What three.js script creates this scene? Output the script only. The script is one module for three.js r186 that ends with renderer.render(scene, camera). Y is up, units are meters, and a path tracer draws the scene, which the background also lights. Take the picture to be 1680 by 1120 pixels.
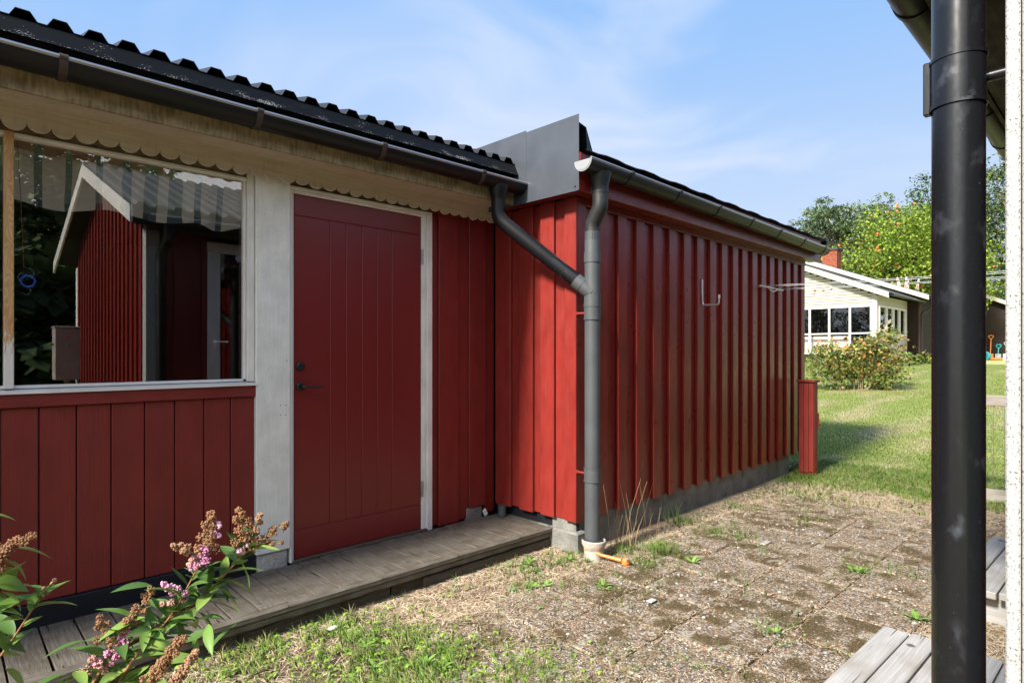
import * as THREE from 'three';
import { mergeGeometries, toCreasedNormals } from 'three/addons/utils/BufferGeometryUtils.js';

// ---------------------------------------------------------------- camera, sky, sun, exposure
const scene = new THREE.Scene();
const W = 1680, H = 1120, FOCAL = 990, HORIZON = 577;
const camera = new THREE.PerspectiveCamera(2 * Math.atan(HORIZON / FOCAL) * 180 / Math.PI, W / (2 * HORIZON), 0.05, 900);
camera.position.set(0, 1.30, 3.28);
{ const yaw = Math.atan((1878 - 840) / FOCAL);                       // angle from the view axis to the long walls
  camera.lookAt(Math.cos(yaw), 1.30, 3.28 - Math.sin(yaw)); }
camera.setViewOffset(W, 2 * HORIZON, 0, 0, W, H);                    // lens shifted a little upwards, verticals stay vertical
camera.updateProjectionMatrix();

const EXPOSURE = 2.0;
const renderer = new THREE.WebGLRenderer({ antialias: true });
renderer.toneMapping = THREE.LinearToneMapping;
renderer.toneMappingExposure = EXPOSURE;
renderer.shadowMap.enabled = true;
renderer.shadowMap.type = THREE.PCFSoftShadowMap;

const SUN_EL = 38 * Math.PI / 180, SUN_AZ = 2.8 * Math.PI / 180;
const sunDir = new THREE.Vector3(-Math.cos(SUN_EL) * Math.cos(SUN_AZ), Math.sin(SUN_EL), Math.cos(SUN_EL) * Math.sin(SUN_AZ));
const sun = new THREE.DirectionalLight(new THREE.Color(1.0, 0.93, 0.82), 4.8);
sun.name = 'sun';
sun.position.copy(sunDir).multiplyScalar(60); sun.castShadow = true; sun.shadow.radius = 14;
sun.shadow.mapSize.set(4096, 4096);
Object.assign(sun.shadow.camera, { left: -45, right: 45, top: 45, bottom: -45, near: 1, far: 160 });
scene.add(sun, sun.target);

// ---------------------------------------------------------------- random numbers and noise
function mulberry(a) { return () => { a |= 0; a = a + 0x6D2B79F5 | 0; let t = Math.imul(a ^ a >>> 15, 1 | a); t = t + Math.imul(t ^ t >>> 7, 61 | t) ^ t; return ((t ^ t >>> 14) >>> 0) / 4294967296; }; }
const rnd = mulberry(20240611);
const rr = (a, b) => a + (b - a) * rnd();
const PERM = new Uint8Array(512), GX = new Float32Array(256), GY = new Float32Array(256);
{ const r = mulberry(77), p = [...Array(256).keys()];
  for (let i = 255; i > 0; i--) { const j = Math.floor(r() * (i + 1)); [p[i], p[j]] = [p[j], p[i]]; }
  for (let i = 0; i < 512; i++) PERM[i] = p[i & 255];
  for (let i = 0; i < 256; i++) { const a = r() * Math.PI * 2; GX[i] = Math.cos(a); GY[i] = Math.sin(a); } }
const wrap = (i, p) => ((i % p) + p) % p;
function perlin(x, y, px = 256, py = 256) {                           // gradient noise that repeats after px, py; about -0.7 .. 0.7
  const X = Math.floor(x), Y = Math.floor(y), fx = x - X, fy = y - Y;
  const u = fx * fx * fx * (fx * (fx * 6 - 15) + 10), v = fy * fy * fy * (fy * (fy * 6 - 15) + 10);
  const x0 = wrap(X, px) & 255, x1 = wrap(X + 1, px) & 255, y0 = wrap(Y, py) & 255, y1 = wrap(Y + 1, py) & 255;
  const g = (a, b, dx, dy) => { const h = PERM[PERM[a] + b]; return GX[h] * dx + GY[h] * dy; };
  const a = g(x0, y0, fx, fy), b = g(x1, y0, fx - 1, fy), c = g(x0, y1, fx, fy - 1), d = g(x1, y1, fx - 1, fy - 1);
  return a + (b - a) * u + (c - a + (a - b - c + d) * u) * v;
}
function fbm(x, y, oct = 4, px = 256, py = 256) { let s = 0, a = 1, t = 0; for (let i = 0; i < oct; i++) { s += a * perlin(x, y, px, py); t += a; a *= .5; x *= 2; y *= 2; px *= 2; py *= 2; } return s / t * 1.5; }
const clamp = (v, a = 0, b = 1) => Math.max(a, Math.min(b, v));
const smooth = (a, b, v) => { const t = clamp((v - a) / (b - a)); return t * t * (3 - 2 * t); };
const mix = (a, b, t) => a + (b - a) * t;
const mix3 = (a, b, t) => [mix(a[0], b[0], t), mix(a[1], b[1], t), mix(a[2], b[2], t)];

// ---------------------------------------------------------------- sky: clear air with thin high cloud and some fair weather cloud
{ const w = 2048, h = 1024, d = new Float32Array(w * h * 4), k = 1 / EXPOSURE;
  for (let j = 0; j < h; j++) {
    const el = ((j + .5) / h - .5) * Math.PI, y = Math.sin(el), c = Math.cos(el);
    for (let i = 0; i < w; i++) {
      const az = ((i + .5) / w - .5) * 2 * Math.PI, x = Math.cos(az) * c, z = Math.sin(az) * c, o = (j * w + i) * 4;
      const e = Math.max(y, 0);
      let col = mix3([.74, .84, 1.0], [.28, .54, .98], smooth(0.0, .66, Math.pow(e, .85)));
      col = mix3(col, [.17, .38, .82], smooth(.6, 1, e));
      const q = 1 / (e + .22), X = x * q, Z = z * q;
      const wx = fbm(X * .7 + 9, Z * .7 + 3, 3), wz = fbm(X * .7 + 31, Z * .7 + 17, 3);
      const streak = fbm((X * .45 + Z * .9) * .55 + wx * .6 + 5, (Z * .45 - X * .9) * 1.5 + wz * 1.0 + 11, 6);   // wisps drawn out one way
      let cir = smooth(-.02, .62, streak) * (.55 + .45 * smooth(-.3, .4, fbm(X * .5 + 3, Z * .5 + 40, 3)));
      col = mix3(col, [.92, .95, 1.03], cir * .68);
      const cum = fbm(X * .85 + 70.1, Z * .85 + 33.7, 6), cover = .16 + .34 * smooth(.25, -.75, x * .72 - z * .69);  // west and south clouds, mirrored by windows, thickened out of view to lighten shade
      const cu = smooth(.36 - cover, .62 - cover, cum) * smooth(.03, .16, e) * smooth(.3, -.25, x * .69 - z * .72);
      col = mix3(col, [1.8, 1.8, 1.82], cu * .9);  // cloud brightness raised to fill the shaded walls with light
      const a = x * sunDir.x + y * sunDir.y + z * sunDir.z;            // bright air round the veiled sun
      const gl = Math.exp((a - 1) * 9) * .9;
      d[o] = (col[0] + gl) * k; d[o + 1] = (col[1] + gl * .97) * k; d[o + 2] = (col[2] + gl * .9) * k; d[o + 3] = 1;
      if (y < 0) { d[o] = .30 * k; d[o + 1] = .32 * k; d[o + 2] = .26 * k; }
    }
  }
  const t = new THREE.DataTexture(d, w, h, THREE.RGBAFormat, THREE.FloatType);
  t.mapping = THREE.EquirectangularReflectionMapping; t.magFilter = THREE.LinearFilter; t.minFilter = THREE.LinearFilter; t.wrapS = THREE.RepeatWrapping; t.needsUpdate = true;
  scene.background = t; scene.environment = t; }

// ---------------------------------------------------------------- textures (u across the grain, v along it, in metres)
function tex(w, h, metresU, metresV, f, srgb = true) {
  const d = new Uint8Array(w * h * 4);
  for (let j = 0; j < h; j++) for (let i = 0; i < w; i++) {
    const c = f((i + .5) / w, (j + .5) / h), o = (j * w + i) * 4;
    if (typeof c === 'number') d[o] = d[o + 1] = d[o + 2] = clamp(c) * 255; else { d[o] = clamp(c[0]) * 255; d[o + 1] = clamp(c[1]) * 255; d[o + 2] = clamp(c[2]) * 255; }
    d[o + 3] = 255;
  }
  const t = new THREE.DataTexture(d, w, h, THREE.RGBAFormat, THREE.UnsignedByteType);
  t.wrapS = t.wrapT = THREE.RepeatWrapping; t.magFilter = THREE.LinearFilter; t.minFilter = THREE.LinearMipmapLinearFilter; t.generateMipmaps = true;
  t.repeat.set(1 / metresU, 1 / metresV); if (srgb) t.colorSpace = THREE.SRGBColorSpace; t.needsUpdate = true;
  return t;
}
const lin = (r, g, b) => new THREE.Color().setRGB(r, g, b);
function mat(color, rough, extra = {}) { const m = new THREE.MeshPhysicalMaterial({ color: Array.isArray(color) ? lin(...color) : color, roughness: rough, metalness: 0, ...extra }); return m; }

// sawn, painted timber: faint streaks along the board, blotches where the coat is thinner, tiny chips
const tPaint = tex(512, 1024, .6, 1.8, (u, v) => {
  const s = fbm(u * 60, v * 5, 4, 60, 5), b = fbm(u * 6 + 3, v * 9, 4, 6, 9), n = perlin(u * 170, v * 300, 170, 300);
  let k = .92 + s * .05 + b * .10;
  const chip = smooth(.50, .56, n) * smooth(.1, .5, fbm(u * 9 + 5, v * 14 + 2, 3, 9, 14));
  return mix3([k, k * .985, k * .98], [1, 1, 1], chip * .5);
});
const tPaintBump = tex(512, 1024, .6, 1.8, (u, v) => .5 + fbm(u * 85, v * 9, 4, 85, 9) * .34 + fbm(u * 90 + 7, v * 260, 2, 90, 260) * .12, false);
const tPaintRough = tex(256, 512, .6, 1.8, (u, v) => .82 + fbm(u * 9, v * 14, 4, 9, 14) * .3 + fbm(u * 60, v * 8, 2, 60, 8) * .12, false);
// brushed white paint with grit and hairline checks
const tWhite = tex(512, 1024, .5, 1.0, (u, v) => {
  const b = fbm(u * 5, v * 10, 4, 5, 10), sp = perlin(u * 90, v * 120, 90, 120), g = fbm(u * 40, v * 6, 3, 40, 6);
  let k = .93 + b * .07 + g * .03; const speck = smooth(.47, .56, sp);
  return mix3([k, k, k * .985], [.45, .43, .40], speck * .55);
});
const tWhiteBump = tex(512, 1024, .5, 1.0, (u, v) => .5 + fbm(u * 70, v * 60, 4, 70, 60) * .4 + fbm(u * 60, v * 8, 2, 60, 8) * .2, false);
// flaking paint on the nearest corner board
const tFlaky = tex(512, 1024, .16, .32, (u, v) => {
  const a = perlin(u * 46, v * 60, 46, 60) + .5 * perlin(u * 100, v * 150, 100, 150), m = fbm(u * 5, v * 5, 3, 5, 5);
  return mix3([.93, .93, .92], [.52, .51, .50], smooth(.22, .46, a + m * .3) * .8);
});
const tFlakyBump = tex(512, 1024, .16, .32, (u, v) => .6 - .5 * smooth(.3, .5, perlin(u * 26, v * 40, 26, 40) + .5 * perlin(u * 60, v * 90, 60, 90)) + fbm(u * 40, v * 60, 3, 40, 60) * .2, false);
// cream eaves timber with weather streaks and algae blotches
const tCream = tex(512, 512, 1.2, .6, (u, v) => {
  const s = fbm(u * 5, v * 30, 4, 5, 30), d = fbm(u * 60, v * 4, 4, 60, 4), b = fbm(u * 9 + 2, v * 5, 4, 9, 5);
  const k = .9 + s * .08; return mix3([k, k, k], [.72, .70, .62], smooth(-.05, .7, d * .35 + b * .6) * .6);
});
const tStain = tex(1024, 256, 1.6, .2, (u, v) => {
  const d = fbm(u * 110, v * 3, 4, 110, 3), b = fbm(u * 14, v * 3, 4, 14, 3);
  return mix3([.86, .83, .76], [.60, .57, .48], smooth(-.35, .55, d * .7 + b * .6));
});
// weathered grey planks: silver streaks, dark checks, knots
function greyWood(seed, dark) {
  return (u, v) => {
    let du = u, kn = 0;
    for (let k = 0; k < 5; k++) { const ku = .1 + .8 * ((k * .37 + seed * .21) % 1), kv = (k * .618 + seed * .3) % 1, dx = (u - ku) * 7, dy = (v - kv) * 22, r = Math.hypot(dx, dy); du += .05 * dx * Math.exp(-r * r * .8) * .6; kn = Math.max(kn, smooth(.34, .14, r)); }
    const g = fbm(du * 46 + seed * 7, v * 4, 5, 46, 4), f = fbm(du * 130, v * 9 + seed, 3, 130, 9), b = fbm(u * 3 + seed, v * 5, 3, 3, 5);
    const crack = smooth(.42, .56, fbm(du * 34 + 3, v * 2 + seed, 3, 34, 2));
    let c = mix3(dark ? [.46, .43, .39] : [.66, .65, .64], dark ? [.60, .58, .55] : [.80, .80, .80], clamp(.5 + g * .8 + f * .35));
    c = mix3(c, dark ? [.37, .33, .26] : [.56, .53, .47], clamp(.1 + b * .9));
    c = mix3(c, [.13, .11, .09], crack * .8); return mix3(c, [.27, .21, .16], kn * .7);
  };
}
const gwBump = (seed) => (u, v) => .55 + fbm(u * 46 + seed * 7, v * 4, 5, 46, 4) * .4 + fbm(u * 130, v * 9 + seed, 3, 130, 9) * .2 - .5 * smooth(.42, .56, fbm(u * 34 + 3, v * 2 + seed, 3, 34, 2));
const tDeck = tex(512, 512, .5, .5, greyWood(1, true)), tDeckBump = tex(512, 512, .5, .5, gwBump(1), false);
const tPlank = tex(512, 1024, .4, 1.2, greyWood(4, false)), tPlankBump = tex(512, 1024, .4, 1.2, gwBump(4), false);
// concrete: pores, stains
const tConc = tex(512, 512, .9, .9, (u, v) => { const a = fbm(u * 6, v * 6, 5, 6, 6), p = smooth(.46, .55, perlin(u * 70, v * 70, 70, 70)), f = fbm(u * 60, v * 60, 3, 60, 60); const k = .70 + a * .18 + f * .10; return mix3([k, k * .99, k * .96], [.33, .32, .31], p * .8); });
const tConcBump = tex(512, 512, .9, .9, (u, v) => .6 + fbm(u * 30, v * 30, 5, 30, 30) * .4 - .5 * smooth(.46, .55, perlin(u * 70, v * 70, 70, 70)), false);
// exposed aggregate paving: cells of washed pebbles in grey mortar, with moss and lichen growing over it
function pebbles(seed, n) { const r = mulberry(seed), P = []; for (let i = 0; i < n * n; i++) P.push([r(), r(), r(), r(), r()]); return P; }
function aggregate(seed, moss) {
  const n = 96, P = pebbles(seed, n);
  const at = (u, v) => { const X = u * n, Y = v * n, ix = Math.floor(X), iy = Math.floor(Y); let d1 = 9, d2 = 9, best = P[0];
    for (let j = -1; j <= 1; j++) for (let i = -1; i <= 1; i++) { const p = P[wrap(iy + j, n) * n + wrap(ix + i, n)], dx = ix + i + p[0] - X, dy = iy + j + p[1] - Y, dd = dx * dx * (.6 + p[3]) + dy * dy * (1.5 - p[3]); if (dd < d1) { d2 = d1; d1 = dd; best = p; } else if (dd < d2) d2 = dd; }
    return [Math.sqrt(d1), Math.sqrt(d2) - Math.sqrt(d1), best]; };
  const col = (u, v) => { const [, edge, p] = at(u, v); const t = p[2];
    let c = t < .28 ? [.86, .83, .79] : t < .5 ? [.72, .62, .51] : t < .68 ? [.58, .53, .47] : t < .82 ? [.42, .40, .39] : t < .92 ? [.72, .55, .41] : [.30, .30, .32];
    c = c.map((q) => q * (.85 + .3 * p[4]));
    c = mix3([.42, .38, .32], c, smooth(.04, .2, edge));
    const m = fbm(u * 5 + seed, v * 5, 5, 5, 5), l = fbm(u * 7 + 2, v * 7 + seed, 5, 7, 7);
    c = mix3(c, [.33, .265, .125], clamp(smooth(.12 - moss * .5, .5 - moss * .5, m) * (.92 - .35 * smooth(.1, .4, edge))));
    return mix3(c, [.80, .79, .76], smooth(.26, .40, l) * .6); };
  const bump = (u, v) => { const [d, edge] = at(u, v); return clamp(smooth(0, .3, edge) * .8 + (1 - d) * .2); };
  return [tex(1024, 1024, .8, .8, col), tex(512, 512, .8, .8, bump, false)];
}
const AGG = [aggregate(11, .0), aggregate(23, .32), aggregate(37, .62)];
// bare soil with crumbs and bits of straw: grey values only, tinted by where it lies
const tSoil = tex(1024, 1024, 1.6, 1.6, (u, v) => { const a = fbm(u * 12, v * 12, 5, 12, 12), f = fbm(u * 90, v * 90, 3, 90, 90), s1 = smooth(.35, .5, perlin(u * 40 + v * 30, v * 160 - u * 10, 70, 150)), s2 = smooth(.38, .5, perlin(u * 170, v * 36, 170, 36)); const k = .87 + a * .16 + f * .18; return mix3([k, k * .98, k * .95], [1, .96, .86], (s1 + s2) * .35); });
const tSoilBump = tex(512, 512, 1.6, 1.6, (u, v) => .5 + fbm(u * 24, v * 24, 5, 24, 24) * .5 + fbm(u * 90, v * 90, 2, 90, 90) * .25, false);
// coated sheet steel: faint mottling, a few scratches
const tSteel = tex(512, 512, .9, .9, (u, v) => { const k = .93 + fbm(u * 5, v * 5, 5, 5, 5) * .10; return mix3([k, k, k], [1, 1, 1], smooth(.55, .62, perlin(u * 60, v * 60, 60, 60)) * .3); });
// plastic downpipe close by: chalky smears, finger marks and splashes
const tScuff = tex(512, 2048, .29, 2.3, (u, v) => {
  const sm = smooth(.10, .5, fbm(u * 6 + 3, v * 34 + 1, 4, 6, 34)) * smooth(-.12, .35, fbm(u * 3 + 1, v * 9 + 9, 3, 3, 9)), dot = smooth(.56, .63, perlin(u * 44, v * 250, 44, 250)), sc = smooth(.58, .66, perlin(u * 12 + v * 40, v * 250, 52, 250)) * .5;
  return mix3([.25, .255, .27], [.9, .95, 1], clamp(sm * .55 + dot * .75 + sc * .5)); });
const tScuffRough = tex(512, 1024, .29, 2.3, (u, v) => .62 + .5 * smooth(.25, .6, fbm(u * 6 + 3, v * 34 + 1, 4, 6, 34)) + fbm(u * 30, v * 90, 3, 30, 90) * .12, false);
// lichen and bird lime on the black eaves flashing
const tLichen = tex(1024, 256, 1.2, .16, (u, v) => { const n = perlin(u * 150, v * 24, 150, 24) + .5 * perlin(u * 280, v * 44, 280, 44), b = fbm(u * 9, v * 2, 4, 9, 2); return mix3([.10, .11, .13], [1, 1, 1], smooth(.34, .56, n + b * .8 + .42 * smooth(.7, .0, v) - .36)); });
const tSpeck = tex(256, 512, .3, .6, (u, v) => mix3([.5, .5, .5], [1, .96, .7], smooth(.46, .55, perlin(u * 40, v * 80, 40, 80) + .4 * fbm(u * 4, v * 6, 3, 4, 6))));
// raw pine with the last of its white paint below
const tPine = tex(128, 1024, .06, 1.1, (u, v) => { const g = fbm(u * 3 + fbm(u * 2, v * 9, 2, 2, 9) * .9, v * 5, 4, 3, 5), r = Math.sin((u * 2 + fbm(u, v * 6, 3, 1, 6) * 2.2) * 14) * .5 + .5; return mix3(mix3([.86, .70, .50], [.70, .50, .30], r * .5 + g * .3), [.93, .92, .90], smooth(.20, .15, v + fbm(u * 8, v * 40, 3, 8, 40) * .12)); });
// striped cotton: off white, sage and slate bands, a rusty band across
const tCurtain = tex(1024, 256, .88, .34, (u, v) => {
  const p = (u * 8 + .10 * Math.sin(u * 44) + .05 * fbm(u * 6, v * 4, 3, 6, 4)) % 1, w = fbm(u * 200, v * 90, 2, 200, 90) * .06, k = .86 + fbm(u * 8, v * 6, 3, 8, 6) * .06 + w; let c = [k * .97, k * .95, k * .9];
  const st = smooth(.30, .33, p) * smooth(.68 - .06 * Math.sin(u * 37.7), .65 - .06 * Math.sin(u * 37.7), p);
  c = mix3(c, [.42 + w, .50 + w, .46 + w], st * .9); c = mix3(c, [.24, .30, .36], st * (smooth(.16, .14, v) + smooth(.86, .88, v)) * .9);
  c = mix3(c, [.66, .42, .36], smooth(.70, .72, v) * smooth(.86, .84, v) * (1 - st) * .8); return mix3(c, [.70, .58, .36], smooth(.88, .90, v) * (1 - st) * .7); });
const tBark = tex(256, 512, .5, 1, (u, v) => { const k = .6 + fbm(u * 20, v * 7, 4, 20, 7) * .5; return [k, k * .94, k * .86]; });

// ---------------------------------------------------------------- geometry helpers
const V = (x, y, z) => new THREE.Vector3(x, y, z);
function polyGeo(polys, uvOf) {                                       // flat shaded polygons: [[x,y,z]...] each convex and outward
  const pos = [], nor = [], uv = [], a = V(), b = V();
  for (const p of polys) {
    a.set(p[1][0] - p[0][0], p[1][1] - p[0][1], p[1][2] - p[0][2]); b.set(p[2][0] - p[0][0], p[2][1] - p[0][1], p[2][2] - p[0][2]); a.cross(b).normalize();
    for (let i = 1; i + 1 < p.length; i++) for (const q of [p[0], p[i], p[i + 1]]) { pos.push(...q); nor.push(a.x, a.y, a.z); uv.push(...uvOf(q, a)); }
  }
  const g = new THREE.BufferGeometry();
  g.setAttribute('position', new THREE.Float32BufferAttribute(pos, 3)); g.setAttribute('normal', new THREE.Float32BufferAttribute(nor, 3)); g.setAttribute('uv', new THREE.Float32BufferAttribute(uv, 2));
  return g;
}
function metreUV(grain, du, dv) {                                     // v runs along the grain, u across it
  return (q, n) => { const ax = Math.abs(n.x), ay = Math.abs(n.y), az = Math.abs(n.z), f = ax > ay && ax > az ? 0 : ay > az ? 1 : 2;
    const rest = [0, 1, 2].filter((k) => k !== f); const al = rest.includes(grain) ? grain : rest[1], ac = rest.find((k) => k !== al);
    return [q[ac] + du, q[al] + dv]; };
}
function outward(poly, c) { const [p, q, r] = poly; const n = V(q[0] - p[0], q[1] - p[1], q[2] - p[2]).cross(V(r[0] - p[0], r[1] - p[1], r[2] - p[2])); let m = [0, 0, 0]; for (const t of poly) for (let k = 0; k < 3; k++) m[k] += t[k] / poly.length; return n.x * (m[0] - c[0]) + n.y * (m[1] - c[1]) + n.z * (m[2] - c[2]) < 0 ? poly.slice().reverse() : poly; }
function box(x0, x1, y0, y1, z0, z1, bev = .003, grain = 1) {         // a box with chamfered edges: 44 triangles
  const lo = [x0, y0, z0], hi = [x1, y1, z1], c = [(x0 + x1) / 2, (y0 + y1) / 2, (z0 + z1) / 2];
  bev = Math.min(bev, (x1 - x0) * .3, (y1 - y0) * .3, (z1 - z0) * .3);
  const P = (s, f) => [0, 1, 2].map((k) => (s[k] > 0 ? hi[k] - (k === f ? 0 : bev) : lo[k] + (k === f ? 0 : bev)));   // corner s on face f
  const polys = [];
  for (let f = 0; f < 3; f++) for (const s of [-1, 1]) { const [a, b] = [0, 1, 2].filter((k) => k !== f); const q = []; for (const [i, j] of [[-1, -1], [1, -1], [1, 1], [-1, 1]]) { const t = [0, 0, 0]; t[f] = s; t[a] = i; t[b] = j; q.push(P(t, f)); } polys.push(q); }
  for (let e = 0; e < 3; e++) { const [a, b] = [0, 1, 2].filter((k) => k !== e); for (const i of [-1, 1]) for (const j of [-1, 1]) { const t = [0, 0, 0], u = [0, 0, 0]; t[a] = u[a] = i; t[b] = u[b] = j; t[e] = -1; u[e] = 1; polys.push([P(t, a), P(u, a), P(u, b), P(t, b)]); } }
  for (const i of [-1, 1]) for (const j of [-1, 1]) for (const k of [-1, 1]) { const t = [i, j, k]; polys.push([P(t, 0), P(t, 1), P(t, 2)]); }
  return polyGeo(polys.map((p) => outward(p, c)), metreUV(grain, rnd() * 3, rnd() * 3));
}
const merge = (list) => mergeGeometries(list.map((g) => { const n = g.index ? g.toNonIndexed() : g; for (const k of Object.keys(n.attributes)) if (!['position', 'normal', 'uv', 'color'].includes(k)) n.deleteAttribute(k); return n; }));
function sweepX(loop, x0, x1, crease = .7) {                          // closed loop of [z, y] swept along x, ends capped
  const n = loop.length, pos = [], uv = []; let L = 0;
  const ou = rnd() * 2;
  for (let i = 0; i < n; i++) { const a = loop[i], b = loop[(i + 1) % n], d = Math.hypot(b[0] - a[0], b[1] - a[1]);
    const A0 = [x0, a[1], a[0]], A1 = [x1, a[1], a[0]], B0 = [x0, b[1], b[0]], B1 = [x1, b[1], b[0]];
    for (const [q, s, t] of [[A0, x0, L], [B0, x0, L + d], [B1, x1, L + d], [A0, x0, L], [B1, x1, L + d], [A1, x1, L]]) { pos.push(...q); uv.push(s + ou, t); } L += d; }
  const sh = new THREE.Shape(loop.map(([z, y]) => new THREE.Vector2(z, y))), tri = THREE.ShapeUtils.triangulateShape(sh.getPoints(), []), ccw = !THREE.ShapeUtils.isClockWise(sh.getPoints());
  for (const x of [x0, x1]) for (const t of tri) for (const k of (x === x0) === ccw ? [t[0], t[1], t[2]] : [t[2], t[1], t[0]]) { pos.push(x, loop[k][1], loop[k][0]); uv.push(loop[k][0], loop[k][1]); }
  const g = new THREE.BufferGeometry(); g.setAttribute('position', new THREE.Float32BufferAttribute(pos, 3)); g.setAttribute('uv', new THREE.Float32BufferAttribute(uv, 2));
  g.computeVertexNormals(); return toCreasedNormals(g, crease);
}
function roundPath(pts, r, seg = 7) {                                 // polyline with its corners rounded to radius r
  const P = pts.map((p) => V(...p)), out = [P[0].clone()];
  for (let i = 1; i + 1 < P.length; i++) { const a = P[i - 1].clone().sub(P[i]), b = P[i + 1].clone().sub(P[i]), la = a.length(), lb = b.length(); a.normalize(); b.normalize();
    const ang = Math.acos(clamp(a.dot(b), -1, 1)), t = Math.min(r / Math.tan(ang / 2), la * .48, lb * .48), s = P[i].clone().addScaledVector(a, t), e = P[i].clone().addScaledVector(b, t);
    for (let k = 0; k <= seg; k++) { const w = k / seg; out.push(s.clone().multiplyScalar((1 - w) * (1 - w)).addScaledVector(P[i], 2 * w * (1 - w)).addScaledVector(e, w * w)); } }
  out.push(P[P.length - 1].clone()); return out;
}
function tube(points, radius, sides = 16, caps = true) {              // points: Vector3 list; radius: number or function of 0..1
  const P = points.map((p) => Array.isArray(p) ? V(...p) : p), n = P.length, R = typeof radius === 'function' ? radius : () => radius;
  const pos = [], nor = [], uv = [], idx = []; let T = P[1].clone().sub(P[0]).normalize(), N = Math.abs(T.y) < .9 ? V(0, 1, 0) : V(1, 0, 0); N.addScaledVector(T, -N.dot(T)).normalize();
  let L = 0; const ov = rnd() * 2;
  for (let i = 0; i < n; i++) {
    if (i) L += P[i].distanceTo(P[i - 1]);
    T = P[Math.min(i + 1, n - 1)].clone().sub(P[Math.max(i - 1, 0)]).normalize(); N.addScaledVector(T, -N.dot(T)).normalize(); const B = T.clone().cross(N), r = R(i / (n - 1));
    for (let k = 0; k <= sides; k++) { const a = k / sides * Math.PI * 2, c = Math.cos(a), s = Math.sin(a), d = N.clone().multiplyScalar(c).addScaledVector(B, s); pos.push(P[i].x + d.x * r, P[i].y + d.y * r, P[i].z + d.z * r); nor.push(d.x, d.y, d.z); uv.push(k / sides * Math.PI * 2 * R(0), L + ov); }
    if (i) for (let k = 0; k < sides; k++) { const a = (i - 1) * (sides + 1) + k, b = a + sides + 1; idx.push(a, a + 1, b, b, a + 1, b + 1); }
  }
  if (caps) for (const [i, s] of [[0, -1], [n - 1, 1]]) { const c = pos.length / 3, t = (i ? P[n - 1].clone().sub(P[n - 2]) : P[1].clone().sub(P[0])).normalize().multiplyScalar(s); pos.push(P[i].x, P[i].y, P[i].z); nor.push(t.x, t.y, t.z); uv.push(0, 0);
    for (let k = 0; k <= sides; k++) { const q = (i * (sides + 1) + k) * 3; pos.push(pos[q], pos[q + 1], pos[q + 2]); nor.push(t.x, t.y, t.z); uv.push(0, 0); }
    for (let k = 0; k < sides; k++) s > 0 ? idx.push(c, c + 1 + k, c + 2 + k) : idx.push(c, c + 2 + k, c + 1 + k); }
  const g = new THREE.BufferGeometry(); g.setAttribute('position', new THREE.Float32BufferAttribute(pos, 3)); g.setAttribute('normal', new THREE.Float32BufferAttribute(nor, 3)); g.setAttribute('uv', new THREE.Float32BufferAttribute(uv, 2)); g.setIndex(idx);
  return g.toNonIndexed();
}
function lathe(profile, x, y, z, seg = 32) { const g = new THREE.LatheGeometry(profile.map(([r, h]) => new THREE.Vector2(r, h)), seg); g.translate(x, y, z); return toCreasedNormals(g.toNonIndexed(), .6); }
function cyl(r0, r1, a, b, sides = 20) { return tube([a, b], (t) => mix(r0, r1, t), sides); }
const place = (g, x, y, z, ry = 0, rx = 0, rz = 0) => { g.applyMatrix4(new THREE.Matrix4().compose(V(x, y, z), new THREE.Quaternion().setFromEuler(new THREE.Euler(rx, ry, rz)), V(1, 1, 1))); return g; };

// ---------------------------------------------------------------- scene helpers
const taken = {};
function numbered(name) { const n = taken[name] ?? 0; taken[name] = n + 1; return n ? `${name}_${String(n).padStart(3, '0')}` : name; }
function tag(o, label, category, group) { o.userData.label = label; o.userData.category = category; if (group) o.userData.group = group; return o; }
function thing(name, label, category, p = [0, 0, 0], turn = 0, group) { const o = new THREE.Group(); o.name = numbered(name); o.position.set(...p); o.rotation.y = turn; scene.add(o); return tag(o, label, category, group); }
function part(name, geo, m, parent, label) { const o = new THREE.Mesh(geo, m); o.name = name; parent.add(o); if (label) o.userData.label = label; return o; }
function lone(name, geo, m, label, category, p = [0, 0, 0], group) { const o = new THREE.Mesh(geo, m); o.name = numbered(name); o.position.set(...p); scene.add(o); return tag(o, label, category, group); }
function setting(name, o) { o.name = name; o.userData.kind = 'structure'; scene.add(o); return o; }

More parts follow.
